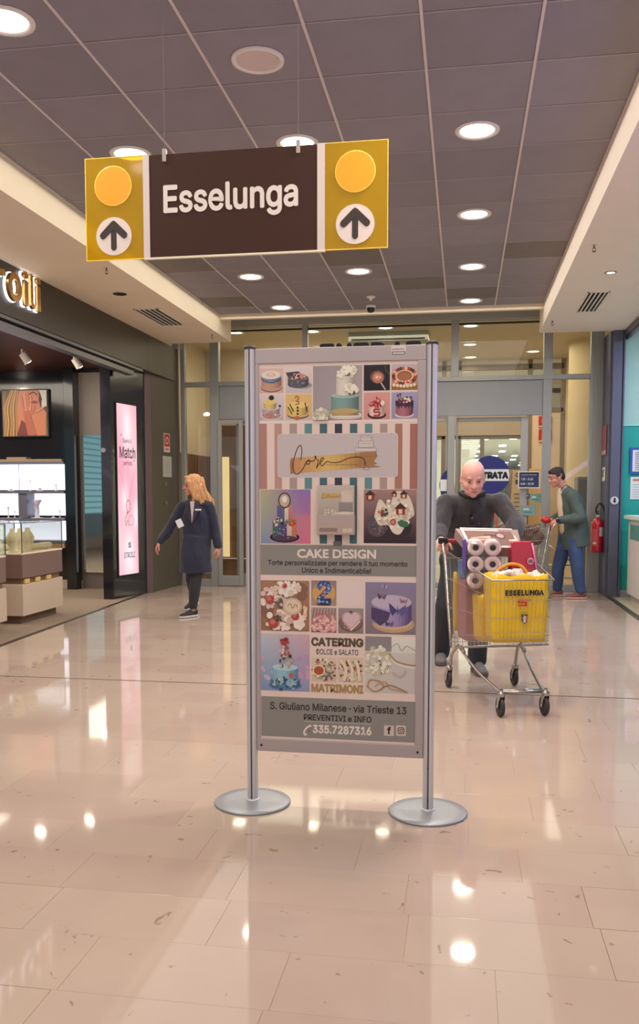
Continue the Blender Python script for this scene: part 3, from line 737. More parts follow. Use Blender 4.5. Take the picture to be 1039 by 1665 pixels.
def pic(x0, y0, x1, y1, fn, nm='cake_photo'):
    a, b_, c, d = brect(x0, y0, x1, y1); pr = Print((a, QY - .0002, b_), X3, Z3, .00004); W, H = c - a, d - b_
    class U:   # unit drawing box
        W_ = W; H_ = H
        rect = lambda s, x, z, x2, z2, col, c2=None: pr.rect(x * W, z * H, x2 * W, z2 * H, col, c2)
        ell = lambda s, x, z, r, r2, col, n=16, **k: pr.ell(x * W, z * H, r * W, r2 * H, col, n, **k)
        poly = lambda s, pts, col: pr.poly([(p[0] * W, p[1] * H) for p in pts], col)
        line = lambda s, pts, w, col: pr.line([(p[0] * W, p[1] * H) for p in pts], w * W, col)
        grid = lambda s, f, nx=14, nz=14: pr.grid(0, 0, W, H, f, nx, nz)
        def blob(s, x, z, r, cols, n, rr=.25, sq=1, seed=1):     # cluster of petals, fruit or crumbs
            q = random.Random(seed)
            for _ in range(n):
                t_, d_ = q.random() * 2 * pi, math.sqrt(q.random()) * r
                a_, b2 = q.uniform(.5, 1) * r * rr, q.uniform(.5, 1) * r * rr
                px_, pz_ = x + d_ * cos(t_), z + d_ * sin(t_) * sq
                px_ = min(max(px_, a_), 1 - a_); pz_ = min(max(pz_, b2 * W / H), 1 - b2 * W / H)
                s.ell(px_, pz_, a_, b2 * W / H, q.choice(cols), 9)
        def cyl(s, x, z, w, h, e, side, top, dark=None):          # drum of a cake, seen slightly from above
            dk = dark or mixc(side, (40, 30, 40), .35)
            n = 12
            for i in range(n):
                u0, u1 = -1 + 2 * i / n, -1 + 2 * (i + 1) / n; t_ = abs((u0 + u1) / 2 + .25)
                c_ = mixc(side, dk, t_ ** 2 * .8)
                zz = lambda u: z - e * math.sqrt(max(0, 1 - u * u))
                s.poly([(x + u0 * w, zz(u0)), (x + u1 * w, zz(u1)), (x + u1 * w, z + h), (x + u0 * w, z + h)], c_)
            s.ell(x, z + h, w, e, top, 22)
    fn(U()); return pr.build(nm, printm, poster)
# ---- poster print: photographs
pl = lambda c, k=1.0: tuple(v * k for v in c)
def p_blue(u):
    u.rect(0, 0, 1, 1, (206, 172, 166), (214, 186, 178)); u.ell(.5, .22, .46, .2, (120, 96, 96)); u.ell(.5, .25, .45, .18, (192, 150, 136))
    u.cyl(.5, .32, .42, .3, .14, (196, 152, 132), (226, 206, 194)); u.cyl(.48, .55, .42, .14, .13, (122, 142, 170), (150, 170, 196))
    u.ell(.48, .73, .4, .17, (226, 214, 202)); u.ell(.48, .74, .2, .08, (208, 178, 160)); u.ell(.48, .75, .12, .05, (226, 206, 190))
    for i in range(9): u.ell(.16 + .08 * i, .52 - .1 * math.sin(pi * i / 8), .03, .04, (74, 88, 120))
def p_grey(u):
    u.rect(0, 0, 1, 1, (196, 184, 186), (220, 206, 204)); u.ell(.62, .3, .4, .14, (150, 144, 152)); u.poly([(0, .82), (.5, .86), (.62, .74), (.1, .6)], (70, 68, 78))
    u.cyl(.48, .32, .4, .28, .12, (92, 92, 104), (120, 106, 110)); u.blob(.48, .66, .3, [(222, 176, 160), (236, 206, 196), (200, 140, 124), (80, 60, 66)], 40, .2, .35, 3)
    u.blob(.46, .36, .3, [(200, 196, 200), (160, 158, 170)], 12, .07, .4, 4)
def p_cream(u):
    u.rect(0, 0, 1, 1, (182, 172, 180), (214, 204, 206)); u.ell(.5, .2, .46, .2, (206, 200, 206)); u.ell(.5, .2, .4, .16, (188, 142, 122))
    u.cyl(.48, .3, .36, .2, .12, (186, 172, 182), (206, 196, 206)); u.cyl(.44, .5, .26, .22, .1, (216, 190, 124), (230, 206, 140)); u.ell(.44, .76, .2, .16, (222, 196, 128))
    u.ell(.5, .88, .11, .1, (48, 36, 34)); u.blob(.55, .2, .3, [(196, 120, 90), (170, 150, 170), (222, 210, 214)], 24, .2, .4, 5); u.ell(.85, .55, .05, .04, (40, 30, 40))
def p_tailor(u):
    u.rect(0, 0, 1, 1, (206, 176, 140), (222, 184, 116)); u.rect(0, 0, 1, .2, (200, 190, 186), (206, 176, 140)); u.ell(.48, .2, .42, .16, (70, 66, 90)); u.ell(.48, .24, .42, .15, (206, 178, 116))
    u.cyl(.46, .28, .4, .3, .13, (222, 190, 112), (230, 202, 128)); u.line([(.16, .62), (.3, .34)], .04, (40, 32, 44)); u.line([(.74, .66), (.82, .34)], .04, (40, 32, 44)); u.line([(.1, .5), (.25, .24)], .03, (40, 32, 44))
    for z in (.24, .36, .48): u.ell(.46, z, .04, .045, (40, 28, 34))
    u.ell(.44, .08, .1, .08, (190, 100, 70)); u.line([(.36, .86), (.42, .93), (.5, .88), (.48, .78), (.4, .74), (.5, .7), (.5, .62), (.38, .6)], .05, (176, 120, 74))
def p_wedding(u):
    u.grid(lambda x, z: mixc((150, 140, 146), (176, 166, 168), .5 + .5 * x - .3 * z)); u.rect(0, 0, 1, .14, (150, 138, 140), (156, 146, 150))
    u.ell(.66, .07, .34, .06, (206, 196, 190)); u.ell(.66, .1, .33, .05, (226, 216, 208)); u.rect(.38, .08, .94, .11, (160, 140, 110))
    u.cyl(.65, .14, .28, .31, .05, (128, 160, 156), (160, 186, 180), (86, 110, 112)); u.cyl(.65, .13, .28, .035, .05, (186, 162, 110), (186, 162, 110))
    u.cyl(.65, .48, .175, .32, .03, (222, 212, 200), (228, 220, 210), (170, 158, 152))
    u.blob(.72, .9, .15, [(232, 224, 210), (216, 206, 188), (240, 234, 222)], 40, .38, .6, 2); u.blob(.58, .85, .08, [(226, 216, 200), (236, 228, 214)], 16, .5, .8, 3)
    u.blob(.78, .57, .13, [(232, 224, 206), (214, 202, 182), (238, 230, 216)], 36, .4, .6, 4); u.blob(.8, .49, .08, [(70, 66, 50), (90, 84, 60)], 8, .25, .3, 5); u.blob(.7, .83, .08, [(80, 74, 56)], 5, .25, .3, 6)
    u.blob(.16, .1, .17, [(214, 206, 186), (198, 190, 170), (230, 222, 206), (182, 178, 156)], 60, .3, .6, 8)
def p_pop(u):
    u.rect(0, 0, 1, 1, (34, 30, 36), (44, 38, 44)); u.line(c2([(.8, 1), (.86, .76), (1, .62)]), .03, (90, 84, 70)); u.line([(.66, .3), (.82, .04)], .05, (196, 176, 168))
    u.ell(.53, .52, .27, .25, (96, 70, 70)); u.ell(.54, .5, .23, .22, (176, 116, 98)); u.ell(.52, .52, .16, .14, (200, 140, 118)); u.ell(.5, .52, .05, .06, (244, 196, 160)); u.ell(.62, .52, .05, .07, (226, 170, 140)); u.line(c2([(.28, .42), (.26, .6), (.4, .74), (.6, .76)]), .02, (130, 100, 96))
def p_fruit(u):
    u.rect(0, 0, 1, 1, (170, 126, 84), (196, 182, 190)); u.rect(0, 0, 1, .2, (150, 110, 62)); u.ell(.5, .5, .47, .33, (190, 110, 90)); u.ell(.5, .54, .4, .28, (228, 192, 158)); u.ell(.5, .54, .29, .2, (150, 92, 66)); u.ell(.5, .52, .26, .16, (170, 110, 84))
    for i in range(26):
        a = 2 * pi * i / 26; u.ell(.5 + .42 * cos(a), .54 + .3 * sin(a), .07, .07, [(178, 66, 62), (206, 104, 88), (120, 56, 60), (226, 190, 150), (70, 74, 52)][i * 3 % 5])
    for i in range(7): u.ell(.1 + .13 * i, .2 - .05 * sin(pi * i / 6), .06, .07, (236, 214, 186)); 
    u.blob(.6, .3, .2, [(190, 76, 66), (222, 120, 96), (236, 214, 190)], 18, .25, .4, 9)
def p_five(u):
    u.rect(0, 0, 1, 1, (206, 140, 138), (214, 156, 150)); u.ell(.5, .16, .36, .16, (58, 34, 40)); u.ell(.5, .21, .3, .13, (228, 206, 196)); u.cyl(.5, .22, .29, .32, .1, (228, 206, 196), (234, 216, 206))
    u.line(c2([(.6, .36), (.42, .36), (.42, .26), (.58, .26), (.58, .14), (.4, .13)]), .07, (176, 54, 56)); u.blob(.5, .56, .27, [(182, 60, 60), (206, 96, 88), (150, 40, 48)], 36, .22, .4, 3); u.blob(.5, .72, .12, [(190, 70, 70), (150, 44, 60), (226, 170, 160)], 16, .35, .8, 4); u.ell(.72, .6, .08, .1, (236, 214, 206))
def p_drip(u):
    u.rect(0, 0, 1, 1, (150, 146, 176), (164, 160, 190)); u.ell(.5, .14, .36, .11, (220, 206, 206)); u.cyl(.5, .2, .33, .42, .12, (176, 112, 122), (60, 42, 66), (90, 56, 76))
    for i in range(13):
        x = .18 + .053 * i; h = .1 + .12 * ((i * 7) % 5) / 5; u.poly([(x - .03, .66), (x + .03, .66), (x + .02, .58 - h), (x - .02, .58 - h)], (58, 40, 64))
    u.ell(.5, .64, .34, .13, (66, 46, 70)); u.blob(.5, .68, .26, [(232, 204, 120), (206, 130, 150), (120, 60, 90), (240, 226, 210), (60, 40, 60)], 30, .22, .5, 7)
    for x, z in ((.24, .88), (.33, .92), (.74, .8)): u.line([(x, z), (x + .06, .66)], .02, (120, 60, 80)); u.ell(x, z, .04, .04, (90, 40, 70))
def p_rainbow(u):
    def f(x, z):
        a = mixc((190, 190, 122), (140, 116, 178), (x + .2 * z)); b = mixc((122, 150, 176), (214, 110, 132), x); return mixc(b, a, z) if z > .5 else mixc(b, mixc(a, (196, 132, 150), x), z)
    u.grid(f); u.ell(.48, .12, .3, .1, (44, 28, 34))
    w = .24; cols = [(70, 110, 100), (76, 90, 120), (90, 70, 120), (214, 190, 180), (206, 120, 90)]
    for i, c in enumerate(cols): u.rect(.24 + .096 * i, .1, .24 + .096 * (i + 1), .42, pl(c, .9), c)
    u.ell(.48, .42, .24, .06, (120, 110, 130)); u.ell(.48, .1, .24, .05, (80, 60, 80))
    for i, c in enumerate([(90, 100, 150), (110, 100, 130), (222, 206, 196), (200, 130, 120)]): u.rect(.33 + .075 * i, .42, .33 + .075 * (i + 1), .72, pl(c, .9), c)
    u.ell(.48, .72, .15, .035, (150, 140, 150)); u.ell(.48, .8, .13, .15, (96, 74, 70)); u.ell(.48, .8, .1, .12, (190, 176, 156)); u.ell(.48, .82, .05, .06, (232, 222, 214))
    u.blob(.36, .4, .1, [(206, 196, 190), (60, 50, 50), (180, 60, 50)], 14, .35, .8, 5); u.blob(.62, .42, .1, [(190, 60, 50), (222, 120, 60), (120, 130, 90)], 14, .35, .8, 6); u.blob(.48, .2, .22, [(206, 190, 200)], 16, .06, .5, 8)
def p_log(u):
    u.grid(lambda x, z: mixc((48, 32, 42), (166, 132, 128), z ** .9)); u.ell(.5, .3, .42, .26, (58, 42, 50)); u.ell(.26, .34, .2, .22, (92, 78, 88)); u.blob(.3, .3, .16, [(130, 116, 126), (74, 60, 70)], 26, .15, .9, 2)
    u.poly(c2([(.2, .5), (.3, .82), (.48, .68), (.6, .96), (.84, .9), (.96, .56), (.84, .42), (.7, .18), (.56, .2), (.46, .34), (.3, .34), (.2, .5)]), (222, 208, 190))
    u.blob(.6, .55, .33, [(232, 220, 204), (206, 190, 170), (190, 176, 160), (240, 232, 218)], 60, .13, .8, 3)
    u.ell(.56, .4, .055, .055, (170, 50, 46)); u.ell(.56, .4, .03, .03, (226, 190, 180)); u.ell(.56, .4, .015, .015, (170, 50, 46)); u.poly([(.64, .4), (.72, .44), (.84, .4), (.86, .32), (.76, .3), (.68, .33)], (66, 110, 82))
    for x, z, s in ((.7, .6, .12), (.12, .86, .1), (.76, .88, .08), (.58, .9, .06)): u.rect(x - s * .7, z - s * .5, x + s * .7, z + s * .5, (150, 44, 40)); u.rect(x - s * .3, z - s * .4, x + s * .3, z + s * .3, (226, 196, 170)); u.poly([(x - s, z + s * .4), (x + s, z + s * .4), (x, z + s * 1.3)], (70, 48, 44))
    u.blob(.38, .58, .1, [(90, 60, 50), (70, 90, 60), (180, 60, 50)], 14, .3, .7, 6)
def p_meringue(u):
    u.rect(0, 0, 1, 1, (150, 112, 92), (162, 122, 100)); u.blob(.5, .5, .5, [(168, 122, 100), (140, 100, 84)], 20, .4, 1, 1)
    u.blob(.55, .85, .26, [(236, 222, 208), (222, 200, 186), (240, 230, 220)], 36, .26, .5, 2); u.blob(.2, .66, .2, [(234, 218, 206), (220, 190, 180)], 24, .35, .9, 3); u.blob(.5, .2, .4, [(234, 218, 206), (206, 176, 160), (240, 226, 214)], 44, .2, .5, 4); u.blob(.84, .35, .15, [(234, 206, 180), (226, 190, 150)], 16, .35, .9, 5)
    for x, z, r in ((.2, .62, .09), (.27, .16, .11), (.72, .3, .08), (.5, .9, .05)): u.ell(x, z, r, r, (176, 74, 72)); u.ell(x - .02, z + .02, r * .5, r * .5, (206, 112, 104))
    u.blob(.42, .58, .13, [(110, 100, 90), (200, 186, 176)], 18, .3, .8, 6); u.ell(.66, .5, .2, .17, (206, 182, 156)); u.ell(.66, .5, .16, .13, (222, 202, 178)); u.line(c2([(.56, .5), (.62, .55), (.66, .46), (.72, .54), (.76, .48)]), .012, (120, 84, 60)); u.blob(.35, .25, .1, [(90, 80, 66), (60, 60, 50)], 10, .3, .6, 9)
def p_two(u):
    u.rect(0, 0, 1, 1, (172, 146, 126), (150, 128, 124)); u.ell(.5, .5, .46, .44, (206, 160, 96)); u.line(c2([(.3, .72), (.42, .88), (.64, .86), (.68, .66), (.5, .46), (.34, .22), (.74, .2)]), .2, (60, 74, 130)); 
    q = random.Random(3)
    for p in c2([(.3, .72), (.42, .88), (.64, .86), (.68, .66), (.5, .46), (.34, .22), (.74, .2)], 9): u.ell(p[0] + q.uniform(-.06, .06), p[1] + q.uniform(-.06, .06), .045, .045, q.choice([(90, 130, 190), (50, 56, 110), (150, 180, 210), (80, 100, 170)]))
    u.ell(.48, .48, .07, .06, (196, 80, 56)); u.ell(.5, .06, .3, .04, (60, 44, 50))
def p_pops(u):
    u.rect(0, 0, 1, 1, (150, 100, 104), (176, 156, 152))
    for k in range(8): u.line([(.06 + .12 * k, .6), (.12 + .12 * k, .98)], .02, (90, 60, 60))
    u.blob(.5, .35, .5, [(226, 160, 160), (206, 130, 136), (236, 186, 180), (190, 110, 120), (232, 200, 190)], 60, .18, .8, 3)
    for k in range(4): u.ell(.14 + .25 * k, .16, .1, .12, (222, 164, 160)); u.ell(.12 + .25 * k, .2, .04, .05, (240, 204, 196))
def p_heart(u):
    u.rect(0, 0, 1, 1, (140, 122, 122), (156, 140, 142)); u.ell(.5, .42, .48, .36, (110, 84, 80)); u.ell(.5, .44, .44, .32, (130, 104, 98))
    h = c2([(.5, .1), (.16, .5), (.2, .78), (.4, .84), (.52, .76), (.66, .86), (.86, .78), (.88, .52), (.5, .1)]); u.poly(h, (190, 160, 166)); u.poly([(.5 + (x - .5) * .82, .52 + (z - .48) * .82) for x, z in h], (214, 184, 190)); u.line([(.5, .12), (.86, .48)], .05, (226, 206, 200)); u.blob(.4, .3, .2, [(232, 200, 196), (206, 150, 150)], 10, .15, .6, 3); u.ell(.5, .86, .06, .04, (110, 60, 60))
def p_lilac(u):
    u.grid(lambda x, z: mixc((132, 118, 126), (140, 130, 164), z)); u.ell(.56, .2, .42, .17, (190, 158, 120)); u.ell(.54, .24, .38, .15, (206, 176, 140)); u.cyl(.52, .28, .4, .34, .14, (166, 150, 190), (186, 172, 200), (92, 76, 120))
    u.poly([(.12, .3), (.12, .52), (.3, .48), (.5, .42), (.46, .28), (.3, .16)], (82, 66, 104)); u.ell(.52, .63, .37, .13, (190, 176, 196))
    for x, z, s, c in ((.33, .72, .09, (96, 66, 74)), (.64, .46, .17, (74, 66, 120)), (.76, .64, .08, (150, 110, 130)), (.48, .2, .09, (86, 68, 110)), (.38, .92, .06, (176, 150, 160))):
        u.poly([(x, z), (x - s, z + s * .9), (x - s * .9, z), (x - s * .6, z - s * .6)], c); u.poly([(x, z), (x + s, z + s * .7), (x + s * .9, z - s * .1), (x + s * .5, z - s * .7)], mixc(c, (200, 190, 230), .2)); u.line([(x, z - s * .4), (x, z + s * .5)], .012, (40, 34, 60))
def p_sea(u):
    u.grid(lambda x, z: mixc(mixc((122, 148, 184), (146, 148, 186), x), mixc((190, 196, 206), (206, 166, 176), x), z)); u.blob(.85, .4, .2, [(206, 156, 180), (176, 150, 190)], 16, .3, 1.2, 1); u.blob(.12, .4, .16, [(206, 160, 180), (190, 180, 206)], 14, .3, 1.4, 2)
    u.ell(.5, .1, .34, .08, (94, 120, 160)); u.cyl(.5, .1, .3, .12, .06, (86, 128, 164), (110, 150, 180)); u.cyl(.5, .2, .26, .22, .06, (146, 186, 204), (176, 206, 214), (96, 130, 160))
    u.blob(.5, .13, .28, [(70, 110, 150), (146, 180, 206), (60, 80, 110), (206, 190, 160)], 34, .14, .4, 4); u.ell(.62, .28, .04, .05, (196, 90, 70)); u.blob(.52, .52, .14, [(70, 92, 84), (170, 160, 130), (56, 60, 60), (190, 176, 160)], 24, .3, .9, 5); u.blob(.5, .7, .1, [(206, 170, 150), (176, 70, 70), (222, 200, 186)], 16, .35, 1, 6); u.blob(.5, .88, .08, [(150, 44, 40), (176, 60, 50)], 14, .5, 1, 7)
def p_savoury(u, s=1):
    u.rect(0, 0, 1, 1, (206, 184, 160), (216, 196, 172)); u.blob(.5, .5, .5, [(170, 90, 60), (120, 60, 50), (222, 202, 176), (96, 104, 90), (196, 120, 84), (150, 150, 140), (236, 226, 208)], 70, .13, .9, s)
    if s == 1: u.ell(.3, .46, .26, .24, (226, 206, 180)); u.ell(.3, .46, .2, .18, (176, 84, 50))
    else:
        for k in range(3): u.line(c2([(.1 + .3 * k, .9), (.3 + .25 * k, .55), (.25 + .3 * k, .1)]), .12, (226, 210, 186))
    if s == 1: u.line([(.55, .2), (.9, .45)], .05, (110, 120, 116)); u.line([(.6, .45), (.85, .15)], .05, (110, 120, 116))
def p_lace(u):
    u.grid(lambda x, z: mixc((206, 196, 190), (196, 188, 186), x)); u.rect(0, .74, .54, 1, (146, 138, 142), (140, 132, 136)); u.rect(.52, .5, 1, 1, (196, 190, 186), (216, 210, 204)); u.rect(.52, .72, 1, 1, (206, 212, 206), (226, 222, 214))
    u.line(c2([(.52, .82), (.64, .88), (.72, .76), (.82, .84), (1, .76)]), .012, (150, 120, 70)); u.line(c2([(.48, .7), (.6, .58), (.8, .52), (1, .5)]), .03, (170, 136, 92)); u.line(c2([(.48, .66), (.6, .54), (.8, .48), (1, .46)]), .03, (222, 214, 206))
    u.blob(.25, .56, .26, [(226, 218, 196), (210, 200, 178), (236, 228, 212), (190, 182, 160)], 60, .22, 1, 3); u.blob(.3, .42, .2, [(150, 140, 100), (90, 84, 60)], 12, .1, .8, 4)
    u.line(c2([(.05, .1), (.1, .22), (.3, .2), (.36, .1), (.2, .02), (.05, .1)]), .025, (176, 136, 84)); u.line(c2([(.2, .12), (.4, .2), (.5, .08), (.8, .04)]), .022, (190, 152, 104)); u.line(c2([(.3, .05), (.5, .14), (.84, .02)]), .02, (150, 112, 66))
    u.line(c2([(.55, .36), (.7, .3), (.8, .4)]), .03, (184, 174, 170))
for a in ((422, 599, 461, 639, p_blue), (464.5, 598, 507, 639, p_grey), (422, 642, 461, 683, p_cream), (464.5, 641, 507, 683, p_tailor), (509, 594.5, 589, 683, p_wedding),
          (591.5, 593, 634, 635, p_pop), (636.5, 592, 679, 634, p_fruit), (591.5, 638, 634, 681.5, p_five), (636.5, 637.5, 679, 680.5, p_drip),
          (424, 796, 505, 884, p_rainbow), (591.5, 796, 677, 883.5, p_log), (424, 944, 503, 1026, p_meringue), (506, 944, 547, 985, p_two),
          (506, 988, 547, 1028.5, p_pops), (550, 989, 591, 1030, p_heart), (594, 947, 676, 1031.5, p_lilac), (424, 1031, 503.5, 1123.5, p_sea),
          (506.5, 1069, 547, 1108.5, p_savoury), (550, 1069.5, 591, 1109.5, lambda u: p_savoury(u, 2)), (593.6, 1035.5, 676, 1127, p_lace)):
    pic(*a)
a, b_, c, d = brect(550, 945, 591.5, 985)
Print((0, QY - .0002, 0), X3, Z3).rect(a, b_, c, d, (224, 206, 204)).build('blank_code_square', printm, poster)
# ---- stripes, card, bands
pr = Print((0, QY - .0001, 0), X3, Z3, .00002)
scol = {0: (178, 130, 122), 1: (188, 146, 138), 2: (170, 150, 144), 3: (96, 140, 146), 4: (76, 104, 114), 5: (62, 62, 76), 6: (76, 104, 114), 7: (96, 140, 146), 8: (170, 150, 144), 9: (170, 122, 108), 10: (166, 112, 102)}
for i in range(11):
    px = 422 + 24.45 * i; e_ = {4: 884, 5: 887, 6: 884}.get(i, 795)
    a, b_, c, d = brect(px, 689, px + 12, e_); pr.rect(a, b_, c, d, scol[i])
a, b_, c, d = brect(422, 684.6, 679, 686.6); pr.rect(a, b_, c, d, (232, 222, 218))
pr.build('striped_band', printm, poster)
a, b_, c, d = brect(451.5, 704.5, 647, 776.5)
pr = Print((0, QY - .0004, 0), X3, Z3, .00002).rrect(a, b_, c, d, .016, (232, 214, 208)); pr.rrect(a + .0015, b_ + .0015, c - .0015, d - .0015, .0145, (196, 186, 188))
card = pr.build('logo_card', printm, poster)
# the card's gold brush stroke, script word and stacked cake drawing (card pixels of the 5.195x crop)
cp = lambda x, y: bx(450 + x / 5.195, 690 + y / 5.195)
pr = Print((0, QY - .0006, 0), X3, Z3, .00003); ks = 14
for i in range(ks):
    x0, x1 = 120 + 580 * i / ks, 120 + 580 * (i + 1) / ks; t = i / ks
    yt0, yt1 = 285 - 45 * t, 285 - 45 * (i + 1) / ks; yb0, yb1 = 418 - 50 * t, 418 - 50 * (i + 1) / ks
    c_ = mixc(mixc((190, 140, 100), (222, 188, 112), min(1, t * 1.6)), (170, 124, 72), max(0, t * 2 - 1))
    pr.poly([cp(x0, yb0), cp(x1, yb1), cp(x1, yt1), cp(x0, yt0)], c_)
pr.poly([cp(118, 420), cp(136, 415), cp(132, 282), cp(116, 300), cp(112, 330)], (160, 110, 78))
pr.poly([cp(690, 370), cp(840, 362), cp(880, 357), cp(815, 345), (cp(850, 330)), cp(820, 315), cp(850, 268), cp(840, 232), cp(862, 228), cp(700, 236)], (164, 122, 78))
for (x0, y0, x1, y1) in ((664, 200, 840, 270), (690, 140, 818, 196), (710, 96, 800, 140)):
    q = [cp(x0, y1), cp(x1, y1), cp(x1, y0), cp(x0, y0)]
    if y0 < 200: pr.poly(q, (206, 196, 194))
    else: pr.poly([cp(x0, 232), cp(x1, 228), cp(x1, y0), cp(x0, y0)], (214, 202, 198))
    pr.line(q + [q[0]], .0009, (66, 48, 46))
    pr.line([cp(x0, y0 + (y1 - y0) * .38), cp(x1, y0 + (y1 - y0) * .36)], .0007, (66, 48, 46))
pr.line(c2([cp(730, 378), cp(752, 345), cp(740, 300), cp(760, 345), cp(785, 378), cp(730, 382)]), .0009, (66, 48, 46))
scr = [[(203, 300), (212, 230), (205, 182), (182, 190), (158, 250), (138, 330), (145, 400), (175, 420), (215, 385), (248, 325), (268, 302), (282, 312), (272, 334), (252, 334), (250, 315), (275, 308), (300, 312), (322, 298), (331, 270), (322, 275), (345, 300), (352, 312), (335, 370), (350, 345), (395, 290), (380, 285), (366, 320), (382, 350), (412, 325), (428, 312), (460, 322), (530, 318), (610, 285), (680, 276), (725, 285), (745, 310), (742, 340)]]
for s_ in scr: pr.line(c2([cp(*p) for p in s_], 6), .003, (44, 30, 36))
pr.build('script_logo', printm, card)
a = cp(422, 346); b2 = cp(686, 334)
text('PASTICCERI  PER  PASSIONE', (a[0], QY - .0016, a[1]), X3, Z3, b2[0] - a[0], .0045, mat('tiny_brown_type', (90, 64, 50), .5), card, name='card_line')
band_c = (140, 136, 132)
def band(x0, y0, x1, y1, nm):
    a, b_, c, d = brect(x0, y0, x1, y1); return Print((0, QY - .0003, 0), X3, Z3).rect(a, b_, c, d, band_c).build(nm, printm, poster)
band(423.5, 886.5, 677, 936, 'grey_text_band'); band(425, 1136.5, 676, 1202, 'grey_address_band')
a, b_, c, d = brect(542, 880, 554.5, 888); Print((0, QY - .0004, 0), X3, Z3).rect(a, b_, c, d, (110, 108, 112)).build('stripe_end', printm, poster)
t_w = mat('poster_white_type', (228, 214, 208), .5); t_b = mat('poster_black_type', (48, 38, 40), .5); t_g = mat('poster_gold_type', (172, 136, 88), .5); t_d = mat('poster_brown_type', (92, 76, 62), .5)
btext('CAKE DESIGN', 483, 893, 611.5, 908, t_w, .035, font=False, name='poster_heading')
btext('Torte personalizzate per rendere il tuo momento', 435.7, 911.5, 662.6, 922, t_b, .018, name='poster_line')
btext('Unico e Indimenticabile!', 491, 923.3, 603.4, 932.3, t_b, .018, name='poster_line')
btext('CATERING', 506, 1037, 591, 1051.5, t_d, .045, name='poster_heading')
btext('DOLCE e SALATO', 514.7, 1055.8, 582.5, 1064.8, t_b, .005, name='poster_line')
btext('MATRIMONI', 506, 1112.5, 591, 1126.8, t_g, .045, name='poster_heading')
btext('S. Giuliano Milanese · via Trieste 13', 439, 1145, 661, 1157.5, t_b, .018, name='address_line')
btext('PREVENTIVI e INFO', 494, 1163, 604, 1173, t_b, .02, name='address_line')
btext('335.7287316', 508.5, 1180, 604, 1194, t_w, .035, name='phone_number')
pr = Print((0, QY - .0008, 0), X3, Z3, .00003)
hx = lambda x, y: bx(494 + x, 1178 + y)
pr.line(c2([hx(2, 17), hx(0.5, 12), hx(5, 5), hx(11, 2)]), .0075, (228, 214, 208)); pr.line([hx(2, 16), hx(4.4, 16)], .008, (228, 214, 208)); pr.line([hx(9, 2.2), hx(11.5, 2)], .008, (228, 214, 208))
pr.line(c2([hx(6, 9), hx(9, 9), hx(8, 12), hx(11, 11)]), .0012, (60, 50, 50))
a, b_, c, d = brect(494, 1174.6, 604, 1175.3); pr.rect(a, b_, c, d, (206, 196, 190))
for x0 in (624.5, 644):
    a, b_, c, d = brect(x0, 1179.5, x0 + 16, 1196.5); pr.rrect(a, b_, c, d, .003, (206, 188, 182))
a, b_, c, d = brect(646.5, 1182.5, 657.5, 1193.5); r_ = (c - a)
pr.rrect(a, b_, c, d, r_ * .3, (52, 40, 42)); pr.rrect(a + r_ * .12, b_ + r_ * .12, c - r_ * .12, d - r_ * .12, r_ * .2, (206, 188, 182))
mx_, mz = (a + c) / 2, (b_ + d) / 2; pr.ell(mx_, mz, r_ * .27, r_ * .27, (52, 40, 42)); pr.ell(mx_, mz, r_ * .15, r_ * .15, (206, 188, 182)); pr.ell(c - r_ * .25, d - r_ * .25, r_ * .06, r_ * .06, (52, 40, 42), 8)
pr.build('phone_and_media_icons', printm, poster)
btext('f', 629.5, 1181.5, 635.5, 1193.8, t_b, .04, k=.0014, name='media_letter')
# sticker on the top rail
a, b_, c, d = brect(636.5, 563, 660, 578)
pr = Print((0, BY - .0004, 0), X3, Z3, .0001).rect(a, b_, c, d, (222, 208, 208)); e_ = (d - b_)
pr.rrect(a + .002, b_ + e_ * .05, c - .002, b_ + e_ * .42, .002, (54, 48, 60)); pr.rect(a + .005, b_ + e_ * .13, c - .005, b_ + e_ * .34, (206, 196, 196))
sk = pr.build('rail_sticker', printm, st)
text('antonini', (a + .004, BY - .0014, b_ + e_ * .56), X3, Z3, (c - a) * .8, e_ * .24, t_b, sk, name='sticker_type')
# ---- flyer holder clipped on the poster
hx0, hz0 = bx(517, 869); hx1, hz1 = bx(578.5, 789)
hd = G().bbox((hx0, QY - .034, hz0), (hx1, QY - .002, hz0 + .085), .002).build('flyer_holder', mat('clear_grey_acrylic', (176, 158, 152), .15), st)
G().box((hx0 + .002, QY - .006, hz0 + .085), (hx1 - .002, QY - .002, hz1 - .003)).build('holder_back', mat('acrylic_back', (120, 114, 112), .2), hd)
fl = G().box((hx0 + .004, QY - .030, hz0 + .03), (hx1 - .004, QY - .009, hz1)).build('flyer_stack', mat('flyer_paper', (214, 200, 192), .5), hd)
pr = Print((hx0 + .004, QY - .0345, hz0), X3, Z3, .00004); W = hx1 - hx0 - .008; H = hz1 - hz0
U_ = lambda x, z: (x * W, z * H)
pr2 = Print((hx0 + .004, QY - .0303, hz0), X3, Z3, .00004)
pr2.grid(0, .4 * H, W, H, lambda x, z: mixc((170, 158, 150), (196, 186, 176), z), 6, 6)
pr2.rect(0, .24 * H, W, .41 * H, (130, 118, 118)); pr2.rect(.58 * W, .44 * H, .97 * W, .66 * H, (136, 126, 126), (150, 142, 140)); pr2.rect(.66 * W, .66 * H, .96 * W, .88 * H, (206, 190, 176), (216, 202, 188))
pr2.ell(.76 * W, .44 * H, .26 * W, .03 * H, (214, 200, 190)); pr2.poly([U_(.1, .74), U_(.62, .74), U_(.66, .82), U_(.14, .84)], (196, 160, 90)); pr2.line(c2([U_(.14, .84), U_(.12, .74), U_(.24, .76), U_(.3, .8), (.36 * W, .76 * H), U_(.6, .78)]), .0012, (60, 44, 40))
q = random.Random(5)
